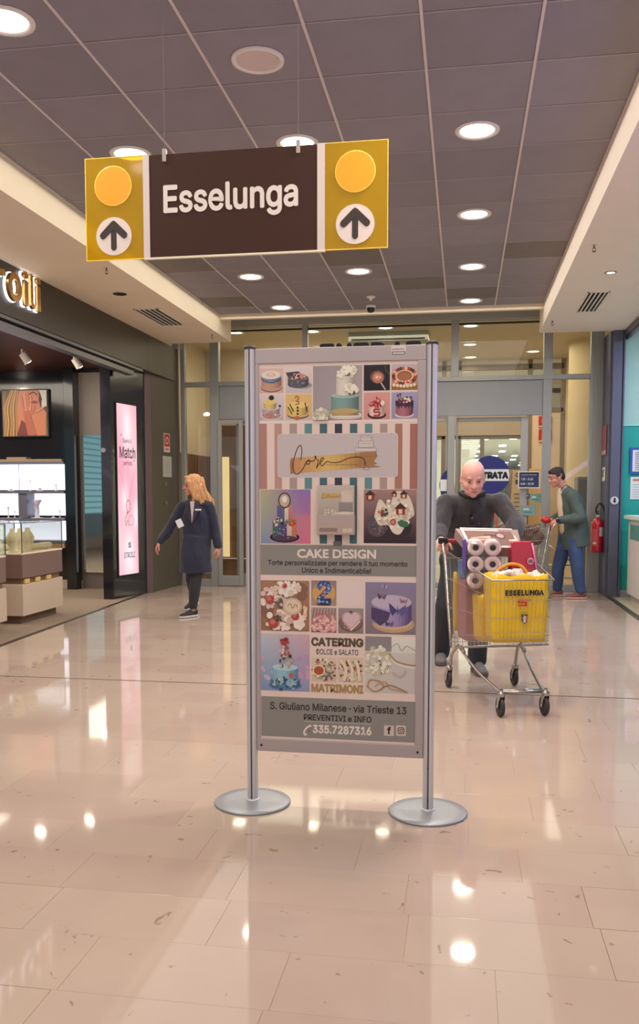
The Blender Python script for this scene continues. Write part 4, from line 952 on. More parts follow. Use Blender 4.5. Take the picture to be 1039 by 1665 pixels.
for _ in range(34): pr2.ell((.36 + q.uniform(-.16, .16)) * W, (.45 + q.uniform(-.05, .06)) * H, .003, .003, q.choice([(222, 210, 190), (196, 184, 164), (234, 224, 208)]), 8)
for _ in range(12): pr2.ell((.86 + q.uniform(-.1, .1)) * W, (.87 + q.uniform(-.03, .03)) * H, .003, .003, (222, 206, 186), 8)
pr2.build('flyer_print', printm, hd)
text('CAKE DESIGN', (hx0 + .03, QY - .0325, hz0 + .29 * H), X3, Z3, W * .42, .006, t_w, hd, name='flyer_type')
pr.rect(0, .02 * H, W, .2 * H, (182, 160, 150)); pr.rect(.05 * W, .06 * H, .55 * W, .14 * H, (140, 122, 112)); pr.rect(.7 * W, .05 * H, .82 * W, .13 * H, (206, 190, 182)); pr.rect(.84 * W, .05 * H, .96 * W, .13 * H, (206, 190, 182))
pr.build('holder_print', printm, hd)
# ================================================================== LIGHT BOX ON THE BLACK PIER
pa, pb = Vector((-4.47, 10.70, 0)), Vector((-4.315, 11.5, 0)); ux = (pb - pa).normalized(); nrm = ux.cross(up)
def on_pier(px, py, off=0):      # where the pier's face is hit
    d = _f + _r * ((px - PX) / FOC) - _u * ((py - PY) / FOC); t_ = (pa - CAM).dot(nrm) / d.dot(nrm); p = CAM + d * t_
    return (p - pa).dot(ux), p.z
a0 = on_pier(187, 654); a1 = on_pier(220, 661.4); a2 = on_pier(224, 930); a3 = on_pier(193.4, 937)
L0, L1 = (a0[0] + a3[0]) / 2, (a1[0] + a2[0]) / 2; LZ0, LZ1 = (a2[1] + a3[1]) / 2, (a0[1] + a1[1]) / 2
lb = thing('light_box', 'tall pink backlit jewellery advert on the black pier', 'advert', pa + ux * ((L0 + L1) / 2))
fbx = lambda l, z, n: pa + ux * l + up * z + nrm * n
G().hull8([fbx(L0 - .02, LZ0 - .02, .0), fbx(L1 + .02, LZ0 - .02, .0), fbx(L1 + .02, LZ1 + .02, .0), fbx(L0 - .02, LZ1 + .02, .0)],
          [fbx(L0 - .02, LZ0 - .02, .012), fbx(L1 + .02, LZ0 - .02, .012), fbx(L1 + .02, LZ1 + .02, .012), fbx(L0 - .02, LZ1 + .02, .012)]).build('casing', black, lb)
W, H = L1 - L0, LZ1 - LZ0
pr = Print(fbx(L0, LZ0, .014), ux, up, .0001)
def pinkf(x, z):
    c = mixc((246, 164, 186), (250, 200, 210), .5 + .5 * sin(3 * x + 7 * z))
    for cx_, cz, s in ((.5, .86, .12), (.55, .13, .16), (.35, .45, .1), (.9, .35, .1)):
        c = mixc(c, (255, 244, 248), .9 * math.exp(-((x - cx_) ** 2 * .3 + (z - cz) ** 2) / s ** 2))
    return c
pr.grid(0, 0, W, H, pinkf, 8, 40)
lit = bpy.data.materials.new('backlit_print'); lit.use_nodes = True
_b = lit.node_tree.nodes['Principled BSDF']; _a = lit.node_tree.nodes.new('ShaderNodeVertexColor'); _a.layer_name = 'Col'
lit.node_tree.links.new(_a.outputs[0], _b.inputs['Emission Color']); _b.inputs['Base Color'].default_value = (.05, .05, .05, 1); _b.inputs['Emission Strength'].default_value = 1.0
ch = (186, 104, 100)
for i in range(16):
    t_ = i / 15
    for s_ in (-1, 1):
        x = .5 + s_ * (.42 - .36 * t_ ** .8); z = .62 - .18 * t_
        pr.line([(x * W, z * H), ((x - s_ * .025) * W, (z - .008) * H)], .007, ch)
pr.line([(W * (.5 + .1 * cos(a)), H * (.405 + .035 * sin(a))) for a in [2 * pi * i / 20 for i in range(21)]], .012, ch)
pr.line([(W * (.62 + .14 * cos(a)), H * (.32 + .03 * sin(a))) for a in [2 * pi * i / 20 for i in range(21)]], .01, (190, 150, 150))
pr.line(c2([(W * .44, H * .36), (W * .34, H * .33), (W * .36, H * .29), (W * .46, H * .32), (W * .52, H * .29)]), .012, (196, 120, 110)); pr.ell(W * .45, H * .365, .02, .016, (206, 90, 80))
face = pr.build('backlit_face', lit, lb)
ty = mat('advert_type', (150, 90, 104), .5, emit=.12); tg_ = mat('advert_grey_type', (96, 84, 94), .5)
T = lambda s, x, z, w_, h_, m, bold=0: text(s, fbx(L0 + x * W, LZ0 + z * H, .0195), ux, up, w_ * W, h_ * H, m, face, bold=bold, name='advert_lettering')
T('“', .16, .815, .06, .012, tg_); T('Siamo il', .25, .775, .46, .026, ty, .01); T('Match', .10, .685, .80, .068, tg_, .015); T('”', .80, .668, .06, .012, tg_)
T('perfetto', .28, .638, .46, .034, ty, .01); T('S', .46, .158, .14, .032, tg_, .03); T('STROILI', .24, .098, .56, .034, tg_, .01)
t = thing('alarm_pad', 'small round grey sensor on the front of the black pier', 'sensor', (-4.56, 10.67, 1.95))
G().cyl((-4.565, 10.69, 1.93), (-4.565, 10.66, 1.93), .03, n=16).build('button', mat('sensor_grey', (150, 150, 156), .3), t)

# ================================================================== SHOP LETTERS ON THE FASCIA
t = thing('shop_letters', 'gold halo-lit letters Stroili on the dark brown fascia, cut by the left edge', 'sign', (-4.2, 7.0, 3.1))
gold = mat('mirror_gold', (206, 164, 104), .22, .9); halo = mat('halo_white', (236, 244, 255), .4, emit=2.2)
ly = lambda px, py: (lambda d, t_: CAM + d * t_)(_f + _r * ((px - PX) / FOC) - _u * ((py - PY) / FOC), -4.17 / (_f + _r * ((px - PX) / FOC) - _u * ((py - PY) / FOC)).x)
yi = ly(62, 480).y
lets = [('i', .085), ('l', .075), ('i', .085), ('o', .25), ('r', .19), ('t', .19), ('S', .26)]
yc = yi; hh = .325; zb = ly(62, 508).z
lh = {'i': 1.0, 'l': 1.0, 'o': .80, 'r': .74, 't': .92, 'S': 1.0}
for ch_, wd in lets:
    y0_ = yc - wd; h_ = hh * lh[ch_]
    text(ch_, (-4.155, y0_, zb), Vector((0, 1, 0)), up, wd, h_, gold, t, bold=.02, ext=.03, name='letter')
    text(ch_, (-4.185, y0_ - .008, zb - .008), Vector((0, 1, 0)), up, wd + .016, h_ + .016, halo, t, bold=.03, ext=.012, name='halo_back')
    yc = y0_ - .045

# ================================================================== JEWELLERY SHOP FURNITURE
bw = lambda px, py: at(px, py, 11.97)
pf = thing('wall_picture', 'square framed photograph of a woman covering her face with a hand on the navy wall', 'picture', (-6.3, 11.95, 2.2))
q0, q1 = bw(7, 709), bw(77, 634.5)
G().bbox((q0.x - .02, 11.95, q0.z - .02), (q1.x + .02, 12.0, q1.z + .02), .004).build('frame', black, pf)
W, H = q1.x - q0.x, q1.z - q0.z
pr = Print((q0.x, 11.948, q0.z), X3, Z3, .0003)
V = lambda pts: [(x * W, z * H) for x, z in pts]
pr.grid(0, 0, W, H, lambda x, z: mixc((90, 66, 50), (150, 126, 96), .5 + .5 * sin(9 * x + 3 * z)), 10, 8)
pr.poly(V([(.28, 0), (.95, 0), (.98, .5), (.9, .62), (.8, 1), (.34, 1), (.3, .5)]), (196, 126, 100)); pr.poly(V([(.3, 0), (.42, .35), (.6, .2), (.66, 0)]), (120, 66, 60))
for k in range(9): pr.line(c2(V([(.02 + .035 * k, 0), (.07 + .03 * k, .3), (.05 + .032 * k, .62), (.2 + .02 * k, 1)])), .022, [(176, 136, 88), (146, 110, 74), (190, 152, 108), (118, 86, 60)][k % 4])
pr.poly(V([(.56, 0), (.76, 0), (.64, .42), (.66, .62), (.56, .66), (.46, .5)]), (176, 104, 84))
for k, (x, z, x2, z2) in enumerate(((.47, .5, .42, .86), (.52, .56, .5, .92), (.57, .58, .57, .94), (.62, .56, .64, .88), (.66, .5, .72, .66))): pr.line(V([(x, z), ((x + x2) / 2 + .01, (z + z2) / 2), (x2, z2)]), .034, (206, 136, 110) if k % 2 else (190, 118, 94))
pr.ell(.72 * W, .74 * H, .05, .02, (140, 66, 60)); pr.line(c2(V([(.62, .92), (.7, .96), (.78, .9)])), .012, (60, 36, 32)); pr.poly(V([(.82, 1), (1, 1), (1, .64), (.9, .62)]), (206, 206, 200)); pr.poly(V([(.84, 1), (.9, .8), (.86, .62), (.82, .8)]), (70, 48, 40)); pr.line(c2(V([(.7, .5), (.85, .56), (.98, .66)])), .012, (206, 160, 120))
pr.build('photo_print', printm, pf)
# lit wall shelves
sh = thing('lit_display_shelves', 'white backlit jewellery shelving recessed in the navy wall', 'shelves', (-6.6, 11.95, 0))
lite = mat('backlit_white', (240, 242, 255), .4, emit=1.25); shelf_m = mat('shelf_grey', (112, 116, 130), .35, .3)
zs = [(1.43, 1.80), (1.06, 1.38), (.70, .99)]
for z0, z1 in zs:
    for x0, x1 in ((-7.9, -7.2), (-7.2 + .02, -6.45), (-6.43, -5.64)) if z0 != 1.06 else ((-7.9, -7.2), (-7.12, -6.33), (-6.2, -5.64)):
        G().box((x0, 11.975, z0), (x1, 11.995, z1)).build('lit_panel', lite, sh)
for z in (1.80, 1.38, .99, .67):
    G().box((-7.9, 11.72, z), (-5.62, 11.99, z + .035)).build('shelf', shelf_m, sh)
for x in (-6.33, -7.2): G().box((x, 11.74, 1.03), (x + .13, 11.98, 1.38)).build('upright', shelf_m, sh)
G().box((-7.9, 11.7, .60), (-5.62, 11.99, .665)).build('base_board', mat('tan_board', (176, 140, 104), .5), sh)
G().box((-6.9, 11.75, 1.835), (-5.66, 11.98, 1.87)).box((-6.5, 11.75, 1.87), (-6.2, 11.9, 1.9)).build('top_box', mat('tan_box', (150, 128, 108), .5), sh)
disp = mat('white_display', (196, 190, 206), .5)
for k, (x, z, w_, h_) in enumerate([(-6.7, 1.415, .05, .12), (-6.5, 1.415, .1, .03), (-6.2, 1.415, .03, .16), (-6.05, 1.415, .1, .04), (-5.8, 1.415, .04, .1), (-6.55, 1.025, .04, .16), (-6.45, 1.025, .03, .1), (-6.1, 1.025, .18, .26), (-5.85, 1.025, .08, .04), (-5.75, 1.025, .03, .12)]):
    t = thing('display_stand', ['slim', 'low', 'tall', 'flat', 'small', 'narrow', 'short', 'pale lilac box', 'little', 'thin'][k] + ' white jewellery stand on the ' + ('upper' if z > 1.2 else 'middle') + ' lit shelf' + (' near its right end' if x > -6.1 else ' towards its left'), 'display stand', (x, 11.85, z), 'stands on the lit shelves')
    G().lathe([(w_ * .5, 0), (w_ * .5, .006), (w_ * .2, .012), (w_ * .16, h_ * .7), (w_ * .4, h_), (1e-4, h_)], (x, 11.85, z), 12).build('stand_body', disp, t)
t = thing('red_box', 'red gift box cut by the left edge, in front of the middle lit shelf', 'box', (-6.8, 11.8, 1.025))
G().bbox((-7.0, 11.735, 1.03), (-6.72, 11.85, 1.28), .004).build('box_body', mat('dull_red', (150, 56, 56), .5), t)
# mirror
t = thing('wall_mirror', 'tall narrow frameless mirror on the taupe panel left of the black pier', 'mirror', (-5.2, 11.92, 0))
G().bbox((-5.42, 11.90, .235), (-4.9, 11.928, 2.215), .003).build('mirror_glass', mat('silver_mirror', (222, 230, 228), .03, 1), t)
t = thing('mirror_fill_panel', 'added glowing aqua slatted panel on the far left wall, made for the tall mirror', 'panel', (-9.5, 2.6, 0))  # glowing panel invented to give the mirror a bright reflection
for k in range(14): G().box((-9.49, 1.2, .9 + .15 * k), (-9.46, 4.2, 1.02 + .15 * k)).build('slat', mat('aqua_glow', (130, 186, 196), .4, emit=.5), t)
G().box((-9.499, 1.2, .3), (-9.49, 4.2, 3.0)).build('backing', mat('aqua_back', (90, 120, 126), .5), t)
# display counters
cb = mat('cream_laminate', (202, 184, 164), .4, var=.02); mv = mat('mauve_lacquer', (122, 98, 94), .35); gl_c = glass('case_glass', (251, 253, 252), .04)
cushion = mat('cream_velvet', (226, 212, 172), .8, sheen=.3)
def counter(y0, y1, lab):
    x0, x1 = -5.1, -4.52
    t = thing('display_case', lab, 'counter', ((x0 + x1) / 2, (y0 + y1) / 2, 0), 'jewellery counters')
    G().box((x0 + .06, y0 + .06, .004), (x1 - .06, y1 - .06, .1)).build('plinth', mat('plinth_brown', (110, 86, 70), .6), t)
    G().bbox((x0, y0, .09), (x1, y1, .425), .006).build('cabinet_body', cb, t)
    G().box((x0 + .03, y0 + .03, .425), (x1 - .03, y1 - .03, .485)).build('niche', mat('niche_shade', (120, 92, 66), .5), t)
    for k, yy in enumerate((y0 + .06, y0 + .3, y0 + .55)):
        if yy < y1 - .15: G().bbox((x1 - .028, yy, .43), (x1 - .004, yy + .10, .475), .003).build('gift_box', mat('gift_gold', (222, 186, 112), .4), t)
    G().bbox((x0, y0, .485), (x1, y1, .735), .005).build('mauve_band', mv, t)
    G().bbox((x0 - .003, y0 - .003, .735), (x1 + .003, y1 + .003, .752), .003).build('display_bed', mat('bed_cream', (236, 222, 196), .6), t)
    gz = 1.06; e = .006
    g = G().box((x1 - e, y0, .752), (x1, y1, gz)).box((x0, y0, .752), (x0 + e, y1, gz)).box((x0, y0, .752), (x1, y0 + e, gz)).box((x0, y1 - e, .752), (x1, y1, gz)).box((x0, y0, gz), (x1, y1, gz + e))
    g.build('glass_hood', gl_c, t)
    g = G(); em = .004
    for (x, y) in ((x0, y0), (x1, y0), (x0, y1), (x1, y1)): g.box((x - em, y - em, .752), (x + em, y + em, gz + e))
    for y in (y0, y1): g.box((x0, y - em, gz), (x1, y + em, gz + e + .001))
    for x in (x0, x1): g.box((x - em, y0, gz), (x + em, y1, gz + e + .001))
    g.build('hood_edge', mat('dark_glass_edge', (88, 96, 92), .3, .3), t)
    return x0, x1
bust_n = 0
def bust(x, y, s, kind, lab):
    t = thing('jewellery_bust', lab, 'display bust', (x, y, .752), 'cream velvet stands under glass')
    if kind == 0:      # necklace bust
        g = G().lathe([(1e-4, 0), (.05 * s, 0), (.05 * s, .01), (.028 * s, .02), (.06 * s, .10), (.07 * s, .15), (.045 * s, .2), (.028 * s, .22), (.026 * s, .25), (1e-4, .255)], (x, y, .752), 16)
    elif kind == 1:    # bracelet cushion
        g = G().cap((x - .03, y - .05 * s, .79), .035, (x + .02, y + .05 * s, .79), .035, n=12)
    else:              # ring cone
        g = G().lathe([(.04 * s, 0), (.035 * s, .05 * s), (.015 * s, .12 * s), (1e-4, .13 * s)], (x, y, .752), 14)
    g.build('velvet_form', cushion, t)
    if kind == 0: G().tube([(x + .062 * s * sin(a), y - .062 * s * cos(a), .752 + .17 * s - .05 * s * cos(a / 2) ** 2) for a in [R(-100 + 20 * i) for i in range(11)]], .0025, 6).build('necklace', mat('gold_chain', (206, 160, 90), .3, .9), t)
for y0, y1, l in ((8.43, 9.35, 'cream and mauve jewellery counter with glass hood, complete in the picture'), (7.0, 8.1, 'jewellery counter cut by the left edge of the picture, nearer the camera'), (5.6, 6.7, 'nearest jewellery counter, outside the picture on the left')):
    counter(y0, y1, l)
q = random.Random(11); nb = 0
words = ['tall', 'plain', 'leaning', 'short', 'slim', 'round', 'wide', 'small', 'low', 'broad', 'narrow', 'curved']
for (ya, yb, nm, n) in ((8.5, 9.28, 'complete', 12), (7.5, 8.02, 'cut off', 7)):
    for k in range(n):
        y = ya + (yb - ya) * (k // 2) / max(1, (n - 1) // 2); x = -4.66 - .22 * (k % 2) + q.uniform(-.03, .03); kd = (0, 1, 0, 2)[k % 4] if k < 6 else (1, 2)[k % 2]
        bust(x, y, .8 + .25 * q.random(), kd, f'{words[k]} cream velvet {["bust", "cushion", "cone"][kd]}, {"front" if k % 2 == 0 else "rear"} row, {["nearest", "second", "third", "fourth", "fifth", "farthest"][k // 2]}, in the {nm} counter')
# spotlights in the jewellery shop ceiling
for k, (x, y) in enumerate([(-5.2, 8.0), (-6.4, 9.0), (-5.4, 10.2), (-7.0, 10.8), (-6.2, 7.0), (-4.95, 10.7)]):  # last spot is added to brighten the taupe panel
    t = thing('track_spot', ['nearest of the', 'middle of the', 'rightmost of the', 'farthest of the', 'leftmost of the', 'pier-side one added among the'][k] + ' white spotlights under the maroon shop ceiling', 'spotlight', (x, y, 3.15), 'jewellery shop spotlights')
    G().cyl((x, y, 3.15), (x, y, 3.09), .012, n=10).build('stem', white, t)
    G().cyl((x, y, 3.10), (x + .05, y + .06, 3.0), .045, .05, n=18).build('spot_head', white, t)
    G().cyl((x + .049, y + .058, 3.003), (x + .0505, y + .0605, 2.999), .04, n=18).build('lens', mat('spot_lens', (255, 246, 230), .3, emit=12), t)
    area('track_lamp', (x + .052, y + .064, 2.99), .12, 10, (255, 238, 216), rot=(R(25), 0, R(-30)), parent=t)
for k, (x, y) in enumerate([(3.0, 6.5), (3.0, 8.6), (3.0, 10.8)]):
    t = thing('shop_downlight', ['nearest', 'middle', 'farthest'][k] + ' round ceiling light of the teal shop on the right', 'light', (x, y, 3.55), 'teal shop ceiling lights')
    G().lathe([(.12, 0), (.118, -.01), (.1, -.012), (1e-4, -.011)], (x, y, 3.55), 24).build('diffuser', mat('cool_lamp', (226, 232, 255), .4, emit=6), t)
    area('shop_lamp', (x, y, 3.53), .2, 42, (214, 222, 255), parent=t)

# ---- notices on the olive panel
def plate(nm, lab, cat, x, y0, y1, z0, z1, m, n=(1, 0, 0)):
    t = thing(nm, lab, cat, (x, (y0 + y1) / 2, z0)); return t
t = thing('fire_notice', 'small red and white fire hose notice on the olive grey panel', 'notice', (-4.21, 12.18, 2.0))
nx = Vector((.07, .998, 0)).normalized() if False else (Vector((-4.205, 12.6, 0)) - Vector((-4.265, 11.62, 0))).normalized()
pA = Vector((-4.265, 11.62, 0)); nn_ = nx.cross(up)
def on_panel(px, py):
    d = _f + _r * ((px - PX) / FOC) - _u * ((py - PY) / FOC); t_ = (pA - CAM).dot(nn_) / d.dot(nn_); p = CAM + d * t_; return (p - pA).dot(nx), p.z
def panel_box(l0, z0, l1, z1, th):
    f_ = lambda l, z, n: pA + nx * l + up * z + nn_ * n
    return G().hull8([f_(l0, z0, 0), f_(l1, z0, 0), f_(l1, z1, 0), f_(l0, z1, 0)], [f_(l0, z0, th), f_(l1, z0, th), f_(l1, z1, th), f_(l0, z1, th)])
l0, z1 = on_panel(266, 704); l1, z0 = on_panel(276, 736)
panel_box(l0, z0, l1, z1, .004).build('plate', mat('notice_white', (214, 196, 190), .5), t)
pr = Print(pA + nx * l0 + up * z0 + nn_ * .005, nx, up, .0004); W, H = l1 - l0, z1 - z0
pr.rect(.08 * W, .3 * H, .92 * W, .96 * H, (176, 48, 50)); pr.ell(.5 * W, .62 * H, .26 * W, .2 * H, (226, 190, 186)); pr.ell(.5 * W, .62 * H, .16 * W, .12 * H, (176, 48, 50)); pr.rect(.2 * W, .12 * H, .8 * W, .2 * H, (190, 90, 90)); pr.build('notice_print', printm, t)
t = thing('paper_notice', 'pale paper sheet taped below the red fire notice', 'notice', (-4.21, 12.15, 1.62))
l0, z1 = on_panel(264.5, 741); l1, z0 = on_panel(279, 776)
panel_box(l0, z0, l1, z1, .003).build('sheet', mat('paper_grey', (176, 176, 166), .6), t)
pr = Print(pA + nx * l0 + up * z0 + nn_ * .0035, nx, up, .0004); W, H = l1 - l0, z1 - z0
for k in range(6): pr.rect(.15 * W, (.2 + .1 * k) * H, .8 * W, (.215 + .1 * k) * H, (140, 140, 132))
pr.build('faint_lines', printm, t)
for k, (px, py, lab) in enumerate([(269, 787, 'upper'), (270, 818, 'lower')]):
    l_, z_ = on_panel(px, py); c_ = pA + nx * l_ + up * z_
    t = thing('switch_cap', lab + ' small round switch on the olive grey panel', 'switch', c_); G().cyl(c_, c_ + nn_ * .012, .03, n=16).build('switch_face', mat('switch_olive', (120, 112, 96), .4), t)

# ================================================================== RIGHT SIDE
t = thing('blue_framed_notice', 'blue framed white notice on the teal wall, cut by the right edge', 'notice', (2.35, 12.08, 1.6))
G().bbox((2.15, 12.07, 1.63), (2.62, 12.1, 1.98), .004).build('frame', mat('blue_frame', (36, 84, 170), .4), t)
G().box((2.185, 12.066, 1.665), (2.585, 12.072, 1.945)).build('sheet', mat('notice_paper', (220, 224, 226), .6), t)
pr = Print((2.185, 12.064, 1.665), X3, Z3, .0003)
for k in range(9): pr.rect(.03, .02 + .028 * k, .3 + .03 * (k % 3), .03 + .028 * k, (110, 120, 140))
pr.build('notice_print', printm, t)
t = thing('white_notice', 'white unframed notice below the blue framed one', 'notice', (2.4, 12.09, 1.3))
G().box((2.17, 12.09, 1.30), (2.5, 12.097, 1.595)).build('sheet', mat('notice_paper', (220, 224, 226), .6), t)
pr = Print((2.17, 12.088, 1.30), X3, Z3, .0003); pr.rect(.03, .24, .2, .27, (200, 120, 100))
for k in range(6): pr.rect(.03, .03 + .032 * k, .26, .036 + .032 * k, (170, 176, 180))
pr.build('notice_print', printm, t)
t = thing('service_counter', 'white service counter with teal inlay at the right edge', 'counter', (2.5, 11.2, 0))
cw = mat('white_laminate', (212, 206, 202), .35)
G().bbox((2.10, 9.6, .09), (2.7, 11.76, 1.05), .006).build('counter_body', cw, t)
G().box((2.14, 9.65, .003), (2.66, 11.7, .09)).build('plinth', mat('counter_plinth', (170, 166, 160), .5), t)
G().bbox((2.05, 9.55, 1.05), (2.75, 11.82, 1.10), .006).build('counter_top', mat('pale_aqua_top', (206, 226, 222), .3), t)
G().box((2.094, 9.7, .80), (2.102, 11.6, .985)).build('teal_inlay', mat('teal_inlay', (64, 142, 136), .3), t)
# fire extinguisher on the pier
ex, ey = 1.80, 12.36
t = thing('fire_extinguisher', 'red fire extinguisher hanging on the slate pier beside the man in the green jacket', 'extinguisher', (ex, ey, .58))
redm = mat('extinguisher_red', (196, 34, 48), .28, coat=.4)
G().lathe([(1e-4, .575), (.06, .575), (.078, .59), (.08, .61), (.08, .95), (.07, 1.0), (.045, 1.03), (.022, 1.045), (.022, 1.06), (1e-4, 1.06)], (ex, ey, 0), 32).build('cylinder_body', redm, t)
G().cyl((ex, ey, 1.055), (ex, ey, 1.10), .02, n=16).build('valve', mat('valve_metal', (190, 188, 180), .3, .9), t)
G().bbox((ex - .012, ey - .11, 1.10), (ex + .012, ey + .02, 1.112), .003).bbox((ex - .012, ey - .1, 1.13), (ex + .012, ey + .02, 1.142), .003).build('lever', black, t)
G().cyl((ex + .0, ey - .03, 1.075), (ex, ey - .045, 1.075), .018, n=14).build('gauge', mat('gauge_white', (222, 222, 216), .4), t)
G().tube([(p.x, p.y, p.z) for p in curve([(ex, ey - .02, 1.09), (ex - .03, ey - .06, 1.16), (ex + .01, ey - .07, 1.24), (ex + .06, ey - .07, 1.2), (ex + .085, ey - .05, 1.08), (ex + .088, ey - .04, .9), (ex + .086, ey - .04, .74)])], .011, 10).build('hose', black, t)
G().cyl((ex + .086, ey - .04, .76), (ex + .086, ey - .04, .66), .012, .018, n=14).build('nozzle', black, t)
pr = Print((ex, ey, 0), X3, Z3)
g = G()
def decal(a0_, a1_, z0, z1, m, nm):
    g = G(); n = 6; vs = []
    for i in range(n + 1):
        a = R(a0_ + (a1_ - a0_) * i / n); vs += [(ex + .0808 * cos(a), ey + .0808 * sin(a), z0), (ex + .0808 * cos(a), ey + .0808 * sin(a), z1)]
    g.add(vs, [(2 * i, 2 * i + 2, 2 * i + 3, 2 * i + 1) for i in range(n)], True).build(nm, m, t)
decal(-75, -30, .80, .92, mat('label_white', (226, 222, 222), .5), 'inspection_label'); decal(-150, -95, .66, .90, mat('label_red', (206, 84, 92), .5), 'instruction_label'); decal(-140, -105, .69, .72, mat('label_white', (226, 222, 222), .5), 'small_label')
G().box((ex + .07, ey - .02, .85), (1.877, ey + .02, .9)).build('wall_bracket', black, t)
t = thing('red_strip_sign', 'narrow red sign high on the slate pier above the extinguisher', 'sign', (1.87, 12.35, 1.95))
G().box((1.862, 12.20, 1.96), (1.868, 12.52, 2.29)).build('plate', mat('sign_red', (150, 74, 90), .5), t); G().box((1.860, 12.2, 1.90), (1.866, 12.52, 1.955)).build('lower_plate', mat('sign_pinkish', (206, 150, 156), .5), t)
t = thing('instruction_plate', 'small white instruction plate with black hook symbol on the slate pier', 'sign', (1.86, 12.3, 1.55))
G().box((1.862, 12.22, 1.545), (1.868, 12.44, 1.73)).build('plate', mat('label_white', (226, 222, 222), .5), t); G().tube([(1.860, 12.30, 1.70), (1.860, 12.36, 1.66), (1.860, 12.35, 1.60)], .008, 6).build('hook_symbol', black, t)
t = thing('lock_cover', 'round white lock escutcheon with black keyhole on the front of the slate pier', 'lock', (1.955, 12.04, 1.29))
G().cyl((1.965, 12.05, 1.285), (1.965, 12.03, 1.285), .052, n=32).build('cover_disc', mat('lock_white', (206, 210, 216), .35), t)
G().cyl((1.965, 12.03, 1.305), (1.965, 12.024, 1.305), .014, n=16).box((1.957, 12.024, 1.255), (1.973, 12.03, 1.305)).box((1.945, 12.024, 1.27), (1.985, 12.03, 1.28)).build('keyhole', black, t)

# ================================================================== STICKERS, HOURS SIGN, POSTERS BY THE DOORS
blue = mat('sticker_blue', (26, 38, 110), .4)
def disc(cx_, cz, y, lab, r=.275, xm=None):
    t = thing('entrance_sticker', lab, 'sticker', (cx_, y, cz - r), 'round blue entrance stickers')
    if xm is not None:      # sheet trimmed at the edge of the door leaf
        pts = [(min(cx_ + r * cos(2 * pi * i / 56), xm), cz + r * sin(2 * pi * i / 56)) for i in range(56)]
        g = G(); g.add([(a, y, b2) for a, b2 in pts] + [(a, y - .004, b2) for a, b2 in pts], [tuple(range(56))[::-1], tuple(range(56, 112))] + [(i, (i + 1) % 56, 56 + (i + 1) % 56, 56 + i) for i in range(56)]).build('blue_disc', blue, t)
        G().box((cx_ - r + .012, y - .005, cz - r * .30), (xm, y - .0045, cz + r * .30)).build('white_band', mat('sticker_white', (214, 220, 222), .5), t)
        return
    G().cyl((cx_, y, cz), (cx_, y - .004, cz), r, n=56).build('blue_disc', blue, t)
    hb = r * .30; g = G(); n = 1
    zz0, zz1 = cz - hb, cz + hb
    e_ = math.sqrt(r * r - hb * hb) - .004
    G().add([(cx_ - e_, y - .005, zz0), (cx_ + e_, y - .005, zz0), (cx_ + r - .002, y - .005, cz), (cx_ + e_, y - .005, zz1), (cx_ - e_, y - .005, zz1), (cx_ - r + .002, y - .005, cz)], [(0, 1, 2, 3, 4, 5)]).build('white_band', mat('sticker_white', (214, 220, 222), .5), t)
    text('ENTRATA', (cx_ - r * .93, y - .0065, cz - hb * .66), X3, Z3, r * 1.86, hb * 1.24, mat('sticker_type', (16, 16, 34), .4), t, bold=.07, name='sticker_lettering')
p = at(797, 772.5, 12.70); disc(p.x, p.z, 12.72, 'round blue ENTRATA sticker on the glass right of the bald man')
p = at(746, 789, 12.64); disc(p.x, p.z, 12.655, 'part of a round blue sticker trimmed at the door post, left of it', xm=-.24)
t = thing('opening_hours_sign', 'small navy opening hours sign in white frame on the glass door', 'sign', (.9, 12.6, 1.46))
q0, q1 = at(842, 794, 12.62), at(878, 766.5, 12.62)
G().bbox((q0.x, 12.60, q0.z), (q1.x, 12.615, q1.z), .003).build('white_frame', mat('label_white', (226, 222, 222), .5), t)
G().box((q0.x + .014, 12.596, q0.z + .016), (q1.x - .014, 12.601, q1.z - .012)).build('navy_face', mat('hours_navy', (40, 52, 88), .4), t)
wt = mat('hours_type', (206, 212, 226), .5); w_ = q1.x - q0.x; h_ = q1.z - q0.z
G().box((q0.x + .014, 12.595, q1.z - .03), (q1.x - .014, 12.5955, q1.z - .014)).build('dark_header', black, t)
text('ORARIO DI APERTURA', (q0.x + w_ * .14, 12.592, q1.z - .055), X3, Z3, w_ * .7, .014, wt, t, name='hours_lettering')
text('7.30 - 21.00', (q0.x + w_ * .14, 12.592, q0.z + h_ * .48), X3, Z3, w_ * .54, h_ * .13, wt, t, bold=.02, name='hours_lettering')
text('8.00 - 20.00', (q0.x + w_ * .12, 12.592, q0.z + h_ * .2), X3, Z3, w_ * .6, h_ * .13, wt, t, bold=.02, name='hours_lettering')
# stickers on door stile
for k, (x0, y0, x1, y1, c, lab) in enumerate([(856, 803, 862, 811, (40, 84, 130), 'small dark blue square sticker below the opening hours sign'), (863, 803, 880, 817, (110, 160, 148), 'green and blue sticker strip below the opening hours sign'), (848, 822, 872, 838, (120, 156, 154), 'pale teal sheet low on the glass door')]):
    q0, q1 = at(x0, y1, 12.68), at(x1, y0, 12.68)
    t = thing('door_sticker', lab, 'sticker', (q0.x, 12.68, q0.z)); G().box((q0.x, 12.672, q0.z), (q1.x, 12.676, q1.z)).build('sticker_sheet', mat('st%d' % k + '_sheet', c, .5), t)
    pr = Print((q0.x, 12.671, q0.z), X3, Z3, .0005); W, H = q1.x - q0.x, q1.z - q0.z
    pr.rect(.1 * W, .55 * H, .5 * W, .7 * H, (206, 220, 220)); pr.rect(.1 * W, .3 * H, .7 * W, .36 * H, (60, 80, 90)); pr.build('sticker_print', printm, t)
